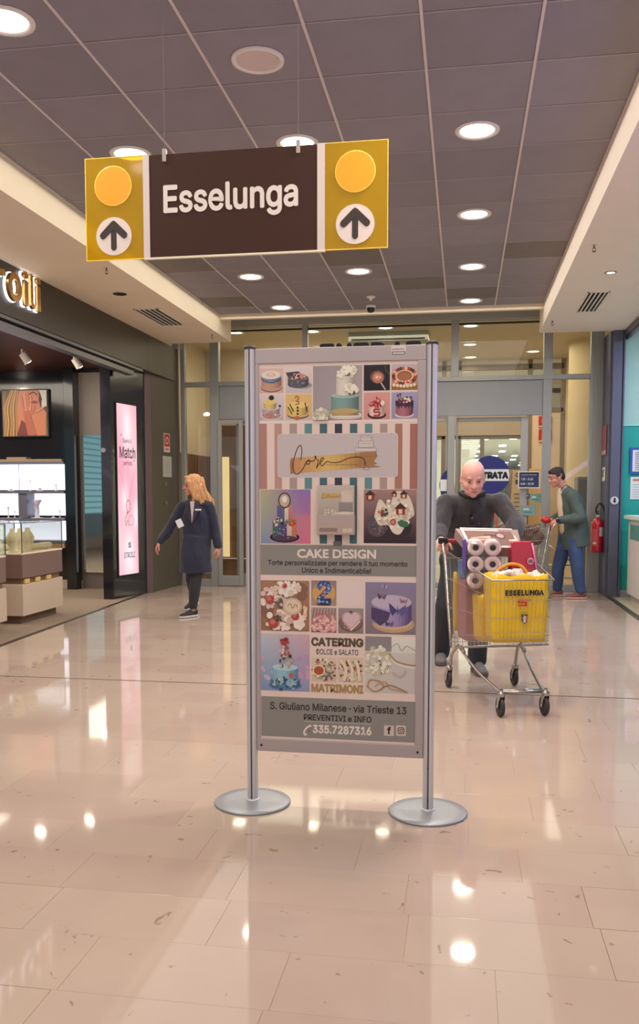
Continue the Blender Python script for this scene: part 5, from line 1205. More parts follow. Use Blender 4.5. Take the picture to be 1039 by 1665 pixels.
# cream information boards in the lobby
def board(x0, y0, x1, y1, Y, lab, tilt=0):
    q0, q1 = at(x0, y1, Y), at(x1, y0, Y); t = thing('information_board', lab, 'board', ((q0.x + q1.x) / 2, Y, 0))
    G().bbox((q0.x, Y, q0.z), (q1.x, Y + .03, q1.z), .004).build('board_face', mat('board_cream', (222, 190, 142), .6), t)
    G().box((q0.x + .02, Y + .03, 0), (q0.x + .06, Y + .3, q1.z * .9)).box((q1.x - .06, Y + .03, 0), (q1.x - .02, Y + .3, q1.z * .9)).build('easel_leg', mat('pale_wood', (196, 164, 120), .5), t)
    return t, q0, q1
t, q0, q1 = board(828, 764, 848, 900, 15.3, 'cream information board with capital letters C and B')
text('C', (q1.x - .10, 15.29, q1.z - .12), X3, Z3, .05, .07, t_b, t, bold=.04); text('B', (q1.x - .10, 15.29, q1.z - .24), X3, Z3, .05, .07, t_b, t, bold=.04)
pr = Print((q0.x, 15.29, q0.z), X3, Z3, .001)
for k in range(7): pr.rect(.06, q1.z - q0.z - .42 - .07 * k, .2, q1.z - q0.z - .40 - .07 * k, (130, 110, 80))
pr.line([(.02, q1.z - q0.z - .02), (-.03, .2)], .012, (130, 40, 40)); pr.build('board_print', printm, t)
board(858, 762, 884, 900, 15.6, 'plain cream information board behind the opening hours sign')
for k, (y0, y1, lab) in enumerate([(676, 694, 'upper red fire safety sign on the peach wall'), (698, 718, 'lower red fire safety sign on the peach wall')]):
    q0, q1 = at(876, y1, 16.3), at(888, y0, 16.3); t = thing('safety_sign', lab, 'sign', (q0.x, 16.33, q0.z))
    G().box((q0.x, 16.33, q0.z), (q1.x + .1, 16.36, q1.z)).build('plate', mat('safety_red', (190, 44, 36), .5), t)
    pr = Print((q0.x, 16.328, q0.z), X3, Z3, .001); W, H = q1.x + .1 - q0.x, q1.z - q0.z
    pr.ell(.45 * W, .55 * H, .22 * W, .28 * H, (236, 210, 196)); pr.ell(.5 * W, .55 * H, .13 * W, .17 * H, (190, 44, 36)); pr.rect(0, 0, W, .1 * H, (236, 220, 200)); pr.build('sign_print', printm, t)
# lit cream panel behind the left door
q0, q1 = at(360, 905, 13.6), at(372, 743, 13.6)
t = thing('lit_column_panel', 'tall narrow lit cream panel behind the left glass door', 'light panel', (q0.x, 13.6, 0))
G().box((q0.x - .14, 13.62, 0), (q1.x + .42, 13.7, q1.z + .5)).build('backing_board', dado, t)
G().box((q0.x, 13.58, q0.z), (q1.x, 13.62, q1.z)).build('lit_face', mat('panel_glow', (255, 224, 160), .5, emit=.55), t)
G().box((q0.x - .14, 13.60, .33), (q1.x + .42, 13.625, .35)).build('ledge', white, t)
# pipe frame and low rail seen through the right pane
t = thing('cart_rail', 'low metal guard rail behind the right pane', 'rail', (1.3, 13.6, 0))
G().tube([(1.15, 13.7, .7), (1.75, 13.6, .25)], .014, 8).tube([(1.1, 13.6, .3), (1.85, 13.6, .3)], .012, 8).tube([(1.15, 13.7, 0), (1.15, 13.7, .7)], .014, 8).tube([(1.8, 13.6, 0), (1.8, 13.6, .3)], .014, 8).build('rail_tube', steel, t)
t = thing('lobby_cabinet', 'grey cabinet behind the right pane', 'cabinet', (1.75, 13.3, 0))
G().bbox((1.62, 13.1, 0), (1.95, 13.5, 1.62), .01).build('cabinet_body', mat('cabinet_grey', (122, 112, 100), .5), t); G().box((1.64, 13.09, .9), (1.93, 13.1, 1.58)).build('cabinet_door', mat('cabinet_dark', (92, 84, 78), .4), t)
# hall lights
n_ = 0; hl = mat('hall_tube', (255, 255, 250), .4, emit=5)
g0 = G().box((-.14, -.5, -.03), (.14, .5, 0)); hm = g0.mesh('lit_tube'); hm.materials.append(hl)
ORD = ['first', 'second', 'third', 'fourth', 'fifth', 'sixth', 'seventh', 'eighth', 'ninth', 'tenth', 'eleventh', 'twelfth', 'thirteenth', 'fourteenth', 'fifteenth', 'last']
for r_ in range(8):
    for c_ in range(10):
        ob = bpy.data.objects.new('hall_light', hm); scene.collection.objects.link(ob); ob.location = (.6 + c_ * 1.1 + .2 * (r_ % 2), 30 + r_ * 5.2, 3.595)
        tag(ob, f"sales hall tube light, {ORD[r_]} row behind the doors, {ORD[c_]} from the left", 'light', 'tube lights of the sales hall')
t = thing('skylight_strip', 'bright white skylight strip on the hall ceiling, left part', 'skylight', (.3, 27, 3.5))
G().box((-.1, 20, 3.54), (.6, 60, 3.57)).build('sky_panel', mat('sky_glow', (255, 255, 250), .5, emit=.8), t)
for k in range(24): G().box((-.1, 28.6 + k * 1.3, 3.51), (.6, 28.8 + k * 1.3, 3.54)).build('rib', hallw, t)
# market shelving in the hall, tops visible beside the bald man
for k, (x, y, c, lab) in enumerate([(-1.6, 22, (170, 196, 200), 'pale blue shelving end in the sales hall'), (.3, 24, (206, 180, 160), 'beige shelving end in the sales hall'), (2.2, 23, (176, 170, 190), 'lilac grey shelving end in the sales hall')]):
    t = thing('market_shelf', lab, 'shelving', (x, y, 0), 'sales hall shelving')
    G().box((x - .7, y, 0), (x + .7, y + .6, .12)).box((x - .7, y + .55, .12), (x + .7, y + .6, 1.7)).build('shelf_back', hallw, t)
    for j in range(4): G().box((x - .7, y, .12 + .4 * j), (x + .7, y + .55, .15 + .4 * j)).build('shelf_board', hallw, t)
    g = G()
    for j in range(4):
        for i in range(6): g.box((x - .66 + .22 * i, y + .06, .15 + .4 * j), (x - .48 + .22 * i, y + .4, .38 + .4 * j + .03 * ((i + j) % 3)))
    tag(g.build('packets', mat('packet_tone_%d' % k, c, .5, var=.5, vscale=3), t), kind='stuff')
# ================================================================== PEOPLE
skin = mat('skin_light', (226, 170, 158), .5, var=.06, vscale=14); skin2 = mat('skin_tan', (196, 136, 116), .5, var=.06, vscale=14)
V3 = Vector
def basis(f, upv=(0, 0, 1)):
    f = V3(f).normalized(); r = f.cross(V3(upv)).normalized(); u = r.cross(f).normalized(); return r, f, u
def head_prims(g, c, f, s=1.0, upv=(0, 0, 1), jaw=1.0):
    r, f, u = basis(f, upv); M = Matrix((r, f, u)).transposed()
    L = lambda x, y, z: V3(c) + (r * x + f * y + u * z) * s
    E = lambda x, y, z, a, b, d: g.ell(L(x, y, z), (a * s, b * s, d * s), M, 18, 12)
    E(0, -.008, .03, .077, .098, .088); E(0, .012, -.035, .064 * jaw, .078, .078); E(0, .03, -.075, .048 * jaw * jaw, .056, .04)
    E(0, .068, -.102, .024, .020, .018); E(.036, .052, -.035, .028, .026, .028); E(-.036, .052, -.035, .028, .026, .028)
    g.cap(L(-.034, .078, .024), .012 * s, L(.034, .078, .024), .012 * s); g.cap(L(0, .086, .012), .009 * s, L(0, .106, -.028), .013 * s)
    E(.013, .096, -.030, .009, .011, .008); E(-.013, .096, -.030, .009, .011, .008); g.cap(L(-.017, .084, -.060), .009 * s, L(.017, .084, -.060), .009 * s); g.cap(L(-.014, .081, -.071), .009 * s, L(.014, .081, -.071), .009 * s)
    for q in (-1, 1): E(q * .077, -.008, -.008, .008, .018, .028); E(q * .081, .002, -.030, .008, .011, .012)
    return L, M
def face_parts(L, M, P, s=1.0, brow=(120, 90, 76), lips=(176, 96, 90), lid=True):
    for q in (-1, 1):
        e = G().ell(L(q * .031, .0740, .003), (.0118 * s, .0118 * s, .0095 * s), M, 14, 10).build('eye', mat('eye_white', (150, 120, 110), .4), P)
        G().ell(L(q * .031, .0822, .0), (.0055 * s,) * 3, None, 10, 8).build('iris', mat('iris_brown', (50, 34, 28), .2), e)
        G().tube([L(q * .014, .0905, .028), L(q * .032, .0915, .033), L(q * .05, .080, .027)], [.003 * s, .0045 * s, .002 * s], 8).build('eyebrow', mat('brow_%d' % brow[0], brow, .8), P)
    G().tube([L(-.021, .0868, -.0655), L(-.008, .0925, -.0645), L(.008, .0925, -.0645), L(.021, .0868, -.0655)], [.002 * s, .0036 * s, .0036 * s, .002 * s], 8).build('mouth', mat('lips_%d' % lips[0], lips, .5), P)
def hand(g, w, d, n, s=1, curl=20, mirror=1, spread=1.0):
    """w wrist, d towards the fingers, n back of the hand; thumb on the +side * mirror"""
    d = V3(d).normalized(); n = V3(n); n = (n - d * n.dot(d)).normalized(); t = d.cross(n) * mirror; w = V3(w)
    L = lambda x, y, z: w + (t * x + d * y + n * z) * s
    g.cap(L(0, -.02, 0), .024 * s, L(0, .02, 0), .026 * s, t, .65); 
    g.cap(L(.014, .03, 0), .026 * s, L(.018, .072, 0), .021 * s, t, .6); g.cap(L(-.014, .03, 0), .025 * s, L(-.018, .068, 0), .02 * s, t, .6)
    for k, (x, ln) in enumerate(((.031, .074), (.0105, .082), (-.0105, .077), (-.031, .060))):
        p = L(x, .078 - .006 * abs(k - 1), 0); a = 0; dd = V3(d)
        dirx = d + t * ((.09 - .06 * k) * spread); dirx.normalize(); ax = dirx.cross(n); r0 = .0092 * s; pts = [(p, r0)]
        for j, q in enumerate((.45, .3, .25)):
            a += R(curl * (1, 1.25, .8)[j]); v = Matrix.Rotation(-a, 3, ax) @ dirx; p = p + v * (ln * q * s); pts.append((p, r0 * (.95, .88, .78)[j]))
        g.chain(pts)
    b = L(.026, .018, -.006); v = (t * .75 + d * .65 - n * .25).normalized(); p1 = b + v * .034 * s; v2 = (t * .35 + d * .85 - n * .4).normalized(); p2 = p1 + v2 * .028 * s; p3 = p2 + (v2 - n * .25).normalized() * .022 * s
    g.chain([(b, .013 * s), (p1, .0112 * s), (p2, .0098 * s), (p3, .008 * s)])
def shoe(P, heel, toe, upper_m, sole_m, s=1.0, lace_m=None, lift=0, pitch=0, high=.085):
    heel = V3(heel); d = V3(toe) - heel; ln = d.length; d.normalize(); r = d.cross(V3((0, 0, 1))).normalized(); u = r.cross(d).normalized()
    L = lambda x, y, z: heel + r * x * s + d * y * ln + u * z * s
    M = Matrix((r, d, u)).transposed()
    g = G(); g.ell(L(0, .16, .048), (.036 * s, .16 * ln, .042 * s), M); g.cap(L(0, .2, .05), .036 * s, L(0, .22, high + .015), .038 * s, r, 1); g.cap(L(0, .3, .045), .038 * s, L(0, .6, .036), .042 * s, r, .72); g.cap(L(0, .6, .035), .042 * s, L(.0, .86, .028), .036 * s, r, .62)
    g.cap(L(0, .28, .08), .03 * s, L(0, .55, .052), .03 * s, r, .8)
    up_ = blob(g, 'shoe', upper_m, P, .006, 5)
    out = [(0, -.0), (.03, .03), (.038, .16), (.034, .38), (.044, .62), (.042, .82), (.024, .97), (0, 1.0), (-.024, .97), (-.042, .82), (-.044, .62), (-.034, .38), (-.038, .16), (-.03, .03)]
    g = G(); n = len(out); vs = [L(x, y, .0) for x, y in out] + [L(x * 1.03, y, .022) for x, y in out]
    g.add(vs, [tuple(range(n))[::-1], tuple(range(n, 2 * n))] + [(i, (i + 1) % n, n + (i + 1) % n, n + i) for i in range(n)]).build('sole', sole_m, up_, bevel=.003)
    if lace_m:
        g = G()
        for k in range(4):
            y = .36 + .07 * k; z = .098 - .012 * k - .004 * k
            g.tube([L(-.022, y, z - .008), L(0, y + .01, z + .006), L(.022, y, z - .008)], .0028, 6)
        g.build('laces', lace_m, up_)
    return up_
def leg(g, hip, knee, ank, k=1.0, r=(.088, .06, .04)):
    hip, knee, ank = map(V3, (hip, knee, ank)); mid = hip.lerp(knee, .45); calf = knee.lerp(ank, .35)
    g.chain([(hip, r[0] * k), (mid, (r[0] * .9) * k), (knee, r[1] * k), (calf, r[1] * .98 * k), (ank, r[2] * k)])
def arm(g, sh, el, wr, k=1.0, r=(.052, .042, .028)):
    sh, el, wr = map(V3, (sh, el, wr)); g.chain([(sh, r[0] * k), (sh.lerp(el, .5), r[0] * .92 * k), (el, r[1] * k), (el.lerp(wr, .35), r[1] * .95 * k), (wr, r[2] * k)])

# ------------------------------------------------ bald man pushing the trolley
m1t = thing('person', 'bald man in dark charcoal jacket leaning over the handle of a full shopping trolley', 'person', (0, 6.7, 0))
def A(px, py, Y): return at(px, py, Y)
HC = A(769, 776, 6.50)
f1v = V3((.10, -.86, -.42)); up1 = V3((0.02, -.3, 1))
shL, shR = A(724, 819, 6.64), A(812, 817, 6.66)
elL, elR = A(714, 862, 6.52), A(838, 850, 6.52)
wrL, wrR = A(716, 876, 6.37), A(838, 876, 6.36)
nk = A(767, 808, 6.62); ch = A(764, 836, 6.72); pv = A(757, 908, 6.98)
hL, hR = A(738, 915, 6.98), A(778, 915, 6.98); kL, kR = A(727, 985, 6.92), A(778, 985, 6.72)
anL, anR = A(716, 1060, 7.12), A(776, 1072, 6.72)
g = G(); Lf, Mf = head_prims(g, HC, f1v, 1.08, up1, 1.13)
nk = nk + V3((0, .05, -.01)); g.cap(nk, .056, HC + V3((0, .03, -.045)), .05); g.cap(ch + V3((0, .02, 0)), .13, nk + V3((0, .02, -.10)), .08, (1, 0, 0), .6); g.cap(pv, .14, ch, .14, (1, 0, 0), .65)
arm(g, shL, elL, wrL); arm(g, shR, elR, wrR); leg(g, hL, kL, anL); leg(g, hR, kR, anR)
hand(g, wrL + V3((0.004, -.02, 0)), (.15, -.8, -.5), (0, -.4, 1), 1.05, 42, -1); hand(g, wrR + V3((-.004, -.02, 0)), (-.25, -.8, -.45), (0, -.4, 1), 1.05, 42, 1)
blob(g, 'body', skin, m1t, .0065, 4)
face_parts(Lf, Mf, m1t, 1.08, (190, 150, 130), (176, 100, 96))
jk = mat('charcoal_jacket', (52, 51, 56), .8, bump=.35, bscale=160, sheen=.2)
g = G(); g.cap(ch + V3((0, .01, 0)), .185, nk + V3((0, .05, -.065)), .135, (1, 0, 0), .64); g.cap(nk + V3((0, .03, -.06)), .105, nk + V3((0, .02, -.02)), .082); g.cap(pv + V3((0, 0, .02)), .185, ch, .188, (1, 0, 0), .68); g.tube([pv + V3((0, .01, -.10)), pv, ch], [.19, .19, .17], 26, True, (1, 0, 0), .7)
for a_, b2 in ((shL, nk), (shR, nk)): g.cap(a_, .074, b2 + V3((0, .03, -.04)), .075)
arm(g, shL, elL, wrL + (elL - wrL) * .08, 1.0, (.082, .066, .043)); arm(g, shR, elR, wrR + (elR - wrR) * .08, 1.0, (.082, .068, .043))
blob(g, 'jacket', jk, m1t, .010, 5, .014, 7)
g = G(); cn = nk + V3((0, -.01, .0))
for k in range(16):
    a0_, a1_ = [2 * pi * (k + j) / 16 for j in (0, 1)]
    q = lambda a: cn + V3((.088 * cos(a), .075 * sin(a), .045 * (1 if sin(a) > 0 else 1 - .95 * abs(sin(a)) ** 2)))
    g.cap(q(a0_), .017, q(a1_), .017)
blob(g, 'collar', mat('charcoal_collar', (44, 42, 46), .8), m1t, .007, 3)
G().tube([nk + V3((.002, -.112, -.05)), nk + V3((.0, -.135, -.14)), ch + V3((0, -.14, -.0)), ch + V3((0, -.14, -.14))], .003, 6).build('zip', mat('zip_dark', (28, 28, 30), .4, .4), m1t)
sgl = G()                    # sunglasses hung on the collar
o_ = nk + V3((.03, -.145, -.10))
sgl.tube([o_, o_ + V3((.012, -.012, -.075)), o_ + V3((.03, -.012, -.14))], .0028, 6).tube([o_, o_ + V3((-.015, -.012, -.075)), o_ + V3((-.03, -.01, -.12))], .0028, 6)
for q in (-1, 1): sgl.ell(o_ + V3((.0 + q * .024, -.018, -.085 - .02 * q)), (.018, .004, .026), None, 14, 8)
sgl.build('sunglasses', mat('smoke_glasses', (40, 38, 46), .15, .3), m1t)
tr1 = mat('dark_slate_trousers', (50, 52, 62), .85, bump=.3, bscale=200)
g = G(); leg(g, hL, kL, anL, 1, (.108, .086, .074)); leg(g, hR, kR, anR, 1, (.108, .086, .076)); g.cap(hL + V3((0, 0, .02)), .12, hR + V3((0, 0, .02)), .12)
blob(g, 'trousers', tr1, m1t, .010, 5, .012, 8)
gsh = mat('grey_suede', (120, 114, 116), .8); gso = mat('grey_sole', (96, 90, 92), .6)
tL = A(716, 1082, 7.0); shoe(m1t, (anL.x, anL.y + .07, .004), (anL.x + .01, anL.y - .22, .004), gsh, gso, 1.1, gso)
shoe(m1t, (anR.x - .02, anR.y + .08, .004), (anR.x + .05, anR.y - .20, .004), gsh, gso, 1.1, gso)

# ------------------------------------------------ woman walking
wt_ = thing('person', 'woman with long strawberry blonde hair in navy coat walking left by the olive panel', 'person', (-2.92, 9.3, 0))
Yw = 9.3; W_ = lambda px, py, dy=0: at(px, py, Yw + dy)
hc = W_(313, 789); fw = V3((-.84, -.52, -.10))
sL, sR = W_(296, 824, .02), W_(340, 822, .02); eL, eR = W_(274, 862, -.03), W_(350, 860, .05); wL, wR = W_(259, 882, -.10), W_(355, 890, .02)
nk2 = W_(320, 812, .02); ch2 = W_(319, 840, .02); pv2 = W_(320, 886, .02)
ha, hb = W_(314, 893, .04), W_(327, 893, 0); ka, kb = W_(311, 942, .24), W_(318, 944, -.03); aa, ab = W_(317, 984, .62), W_(314, 990, 0)
aa.z = .13
g = G(); Lw, Mw = head_prims(g, hc, fw, .96)
g.cap(nk2, .046, hc + V3((.01, .01, -.05)), .044); g.cap(ch2, .13, nk2 + V3((0, 0, -.06)), .09, (1, 0, 0), .65); g.cap(pv2, .13, ch2, .12, (1, 0, 0), .7)
arm(g, sL, eL, wL, .8); arm(g, sR, eR, wR, .8); leg(g, ha, ka, aa, .85); leg(g, hb, kb, ab, .85)
hand(g, wL, (-.45, -.1, -.9), (-.8, -.3, .4), .95, 24, -1); hand(g, wR, (.05, 0, -1), (.9, -.2, 0), .95, 22, 1)
blob(g, 'body', skin2, wt_, .0065, 4)
face_parts(Lw, Mw, wt_, .96, (140, 96, 70), (176, 84, 84))
navyc = mat('navy_coat', (30, 33, 58), .75, bump=.25, bscale=150, sheen=.15)
g = G(); g.cap(ch2, .168, nk2 + V3((0, .01, -.085)), .12, (1, 0, 0), .62); g.cap(pv2, .165, ch2, .158, (1, 0, 0), .72)
hem = W_(318, 931, .015); g.tube([hem, hem + V3((0, 0, .18)), pv2 + V3((0, 0, .1))], [.185, .178, .15], 28, True, (1, 0, 0), .88)
for a_ in (sL, sR): g.cap(a_, .062, nk2 + V3((0, .01, -.05)), .066)
arm(g, sL, eL, wL + (eL - wL) * .12, 1, (.066, .056, .046)); arm(g, sR, eR, wR + (eR - wR) * .12, 1, (.066, .056, .046))
blob(g, 'coat', navyc, wt_, .009, 5, .012, 7)
g = G(); c0 = nk2 + V3((-.015, -.105, -.07))
g.add([c0 + V3((-.03, 0, .05)), c0 + V3((.035, 0, .05)), c0 + V3((.012, -.035, -.13)), c0 + V3((-.03, .01, .05 - .02)), c0 + V3((.0, -.04, -.19))], [(0, 4, 2, 1), (0, 3, 4)]).build('blouse', mat('white_blouse', (214, 206, 210), .6, var=.2, vscale=60), wt_)
for q in (-1, 1): G().hull8([c0 + V3((q * .03, -.006, .07)), c0 + V3((q * .075, .0, .05)), c0 + V3((q * .085, -.012, -.04)), c0 + V3((q * .008, -.045, -.20))], [c0 + V3((q * .03, -.016, .07)), c0 + V3((q * .075, -.01, .05)), c0 + V3((q * .085, -.024, -.04)), c0 + V3((q * .008, -.057, -.20))]).build('lapel', mat('burgundy_shot_lapel', (44, 34, 56), .6), wt_)
bd = W_(292, 851, -.20)
G().bbox(bd + V3((-.035, -.003, -.045)), bd + V3((.035, .003, .045)), .004, M=lambda p: bd + Matrix.Rotation(R(-25), 3, 'Y') @ (p - bd)).build('name_badge', mat('badge_white', (222, 222, 232), .4), wt_)
G().tube([bd + V3((.02, 0, .04)), bd + V3((.05, .02, .1)), nk2 + V3((-.05, -.1, -.02))], .004, 6).build('lanyard', black, wt_)
bp_ = W_(322, 829, -.125); G().bbox(bp_ + V3((-.035, -.004, -.008)), bp_ + V3((.035, .004, .010)), .002).build('name_pin', mat('badge_white', (222, 222, 232), .4), wt_)
tr2 = mat('charcoal_trousers', (48, 48, 54), .8)
g = G(); leg(g, ha, ka, aa + V3((0, 0, .03)), 1, (.085, .062, .046)); leg(g, hb, kb, ab + V3((0, 0, .03)), 1, (.085, .066, .050)); g.cap(ha, .09, hb, .09)
blob(g, 'trousers', tr2, wt_, .009, 5, .006, 8)
bs = mat('black_trainer', (40, 40, 46), .6); ws = mat('white_sole', (206, 200, 200), .5)
shoe(wt_, (ab.x + .03, ab.y + .07, .004), (ab.x - .11, ab.y - .14, .004), bs, ws, .92, ws)
shoe(wt_, (aa.x + .03, aa.y + .03, .075), (aa.x - .06, aa.y - .19, .010), bs, ws, .92, ws)
hair_m = mat('strawberry_blonde', (200, 148, 100), .45, var=.25, vscale=26, stretch=(3, 3, .35), bump=.7, bscale=60)
rw, fw_, uw = basis(fw); LH = lambda x, y, z: hc + rw * x + fw_ * y + uw * z
g = G(); g.ell(LH(0, -.022, .045), (.086, .096, .082), Mw, 18, 12); g.ell(LH(0, -.055, -.01), (.078, .066, .09), Mw)
q = random.Random(4)
for k in range(26):
    a = R(q.uniform(20, 340)) ; sx_ = q.uniform(-1, 1); r0_ = LH(.066 * sx_, -.05 - .05 * q.random(), .03 + .03 * q.random())
    e1 = LH(.082 * sx_, -.09 - .03 * q.random(), -.08); e2 = e1 + V3((.035 + .05 * q.random(), .0, -.09)); e3 = e2 + V3((.04 * q.random() + .01, .01, -.08 - .05 * q.random()))
    g.chain([(r0_, .024), (e1, .02), (e2, .014), (e3, .005)])
for k in range(10):   # front locks over the near cheek and down on the chest
    x = -.064 - .012 * q.random(); y_ = .05 - .014 * k
    g.chain([(LH(-.03, .06 - .008 * k, .095), .016), (LH(x, y_ + .01, .03), .015), (LH(x - .012, y_, -.05), .013), (LH(x - .01, y_ - .01, -.13) + V3((.02, 0, -.01)), .010), (LH(x, y_ - .02, -.2) + V3((.05 * q.random(), -.01, -.02)), .004)])
for k in range(5): g.chain([(LH(.03, .06 - .012 * k, .095), .015), (LH(.072, .03 - .015 * k, .03), .013), (LH(.08, .0 - .012 * k, -.06), .011), (LH(.075, -.01, -.14), .005)])
blob(g, 'hair', hair_m, wt_, .0065, 2, .006, 30)
G().ell(LH(-.075, -.075, .0), (.016, .016, .014), None, 12, 8).build('hair_clip', mat('pearl_clip', (236, 222, 206), .3), wt_)
G().tube([LH(-.06, .09, .005), LH(-.03, .105, .006), LH(.03, .105, .006), LH(.06, .09, .005)], .002, 6).build('glasses', mat('thin_glasses', (160, 150, 150), .2, .5), wt_)
G().lathe([(.036, -.012), (.038, 0), (.036, .012)], wR + (eR - wR) * .04, 20, (eR - wR)).build('wrist_watch', black, wt_)

# ------------------------------------------------ man in green jacket
gt = thing('person', 'man in grey green jacket and blue jeans bending over a trolley by the right door', 'person', (1.35, 11.8, 0))
N = lambda px, py, Y=11.8: at(px, py, Y)
hc3 = N(905, 776, 11.80); f3 = V3((-.93, -.2, -.28))
s3, s3b = N(930, 806, 11.64), N(921, 804, 11.98); e3, e3b = N(944, 842, 11.56), N(912, 838, 12.02); w3, w3b = N(908, 846, 11.58), N(896, 846, 11.84)
nk3 = N(919, 794, 11.82); ch3 = N(928, 822, 11.82); pv3 = N(930, 872, 11.84)
h3, h3b = N(934, 876, 11.74), N(920, 876, 11.94); k3, k3b = N(938, 920, 11.72), N(908, 922, 11.98); a3_, a3b = N(944, 962, 11.76), N(906, 958, 12.04)
g = G(); L3, M3 = head_prims(g, hc3, f3, 1.03)
g.cap(nk3, .055, hc3 + V3((.03, 0, -.05)), .052); g.cap(ch3, .15, nk3 + V3((.02, 0, -.07)), .10, (0, 1, 0), .65); g.cap(pv3, .13, ch3, .13, (0, 1, 0), .75)
arm(g, s3, e3, w3); arm(g, s3b, e3b, w3b); leg(g, h3, k3, a3_, .9); leg(g, h3b, k3b, a3b, .9)
hand(g, w3, (-.9, 0, -.35), (-.3, -.5, .8), 1.0, 38, 1); hand(g, w3b, (-.9, 0, -.35), (-.3, .3, .9), 1.0, 38, -1)
blob(g, 'body', skin2, gt, .0065, 4)
face_parts(L3, M3, gt, 1.03, (44, 34, 32), (160, 88, 80))
gj = mat('grey_green_jacket', (72, 86, 82), .7, bump=.25, bscale=150, var=.04)
g = G(); g.cap(ch3, .185, nk3 + V3((.02, 0, -.08)), .135, (0, 1, 0), .68); g.cap(pv3 + V3((.03, 0, .02)), .19, ch3 + V3((.02, 0, 0)), .185, (0, 1, 0), .85); g.tube([pv3 + V3((.07, -.02, -.15)), pv3 + V3((.04, -.01, 0)), ch3 + V3((.03, 0, 0))], [.19, .195, .17], 26, True, (0, 1, 0), .88)
for a_ in (s3, s3b): g.cap(a_, .075, nk3 + V3((.03, 0, -.05)), .075)
arm(g, s3, e3, w3 + (e3 - w3) * .1, 1, (.086, .076, .05)); arm(g, s3b, e3b, w3b + (e3b - w3b) * .1, 1, (.08, .07, .05))
blob(g, 'jacket', gj, gt, .010, 5, .016, 6)
shm = mat('cream_shirt', (214, 190, 170), .7)
g = G(); g.cap(nk3 + V3((-.06, 0, -.04)), .065, ch3 + V3((-.115, 0, .0)), .085, (0, 1, 0), .7); g.cap(ch3 + V3((-.115, 0, 0)), .085, pv3 + V3((-.10, -.01, .09)), .09, (0, 1, 0), .7)
blob(g, 'shirt', shm, gt, .010, 4, .006, 9)
g = G(); cc = nk3 + V3((-.01, -.06, -.02)); g.hull8([cc + V3((-.07, -.02, -.045)), cc + V3((.0, -.03, .05)), cc + V3((.03, -.02, .04)), cc + V3((-.02, -.02, -.06))], [cc + V3((-.07, -.01, -.045)), cc + V3((.0, .01, .05)), cc + V3((.03, .01, .04)), cc + V3((-.02, 0, -.06))]).build('shirt_collar', shm, gt)
for q in (-1, 1): G().cap(w3 if q < 0 else w3b, .036, (w3 if q < 0 else w3b) + ((e3 if q < 0 else e3b) - (w3 if q < 0 else w3b)).normalized() * .03, .04).build('shirt_cuff', shm, gt)
jn = mat('blue_jeans', (58, 80, 122), .8, var=.22, vscale=5, bump=.3, bscale=220)
g = G(); leg(g, h3, k3, a3_ + V3((0, 0, .02)), 1, (.108, .086, .07)); leg(g, h3b, k3b, a3b + V3((0, 0, .02)), 1, (.105, .082, .066)); g.cap(h3, .112, h3b, .112)
blob(g, 'jeans', jn, gt, .010, 5, .010, 8)
brs = mat('brown_leather', (130, 70, 54), .5); bso = mat('tan_sole', (190, 160, 140), .6)
shoe(gt, (a3_.x + .08, a3_.y + .02, .004), (a3_.x - .20, a3_.y - .03, .004), brs, bso, 1.05, bso)
shoe(gt, (a3b.x + .08, a3b.y, .004), (a3b.x - .20, a3b.y, .004), brs, bso, 1.05, bso)
r3, f3_, u3 = basis(f3); LH3 = lambda x, y, z: hc3 + (r3 * x + f3_ * y + u3 * z) * 1.03
g = G(); g.ell(LH3(0, -.012, .058), (.084, .098, .074), M3, 18, 12); g.ell(LH3(0, -.062, .005), (.074, .05, .07), M3); g.ell(LH3(0, .055, .088), (.05, .035, .025), M3)
for q in (-1, 1): g.ell(LH3(q * .072, -.005, .025), (.012, .03, .035), M3)
blob(g, 'hair', mat('dark_hair', (44, 36, 38), .6, bump=.6, bscale=160), gt, .0065, 3, .003, 60)

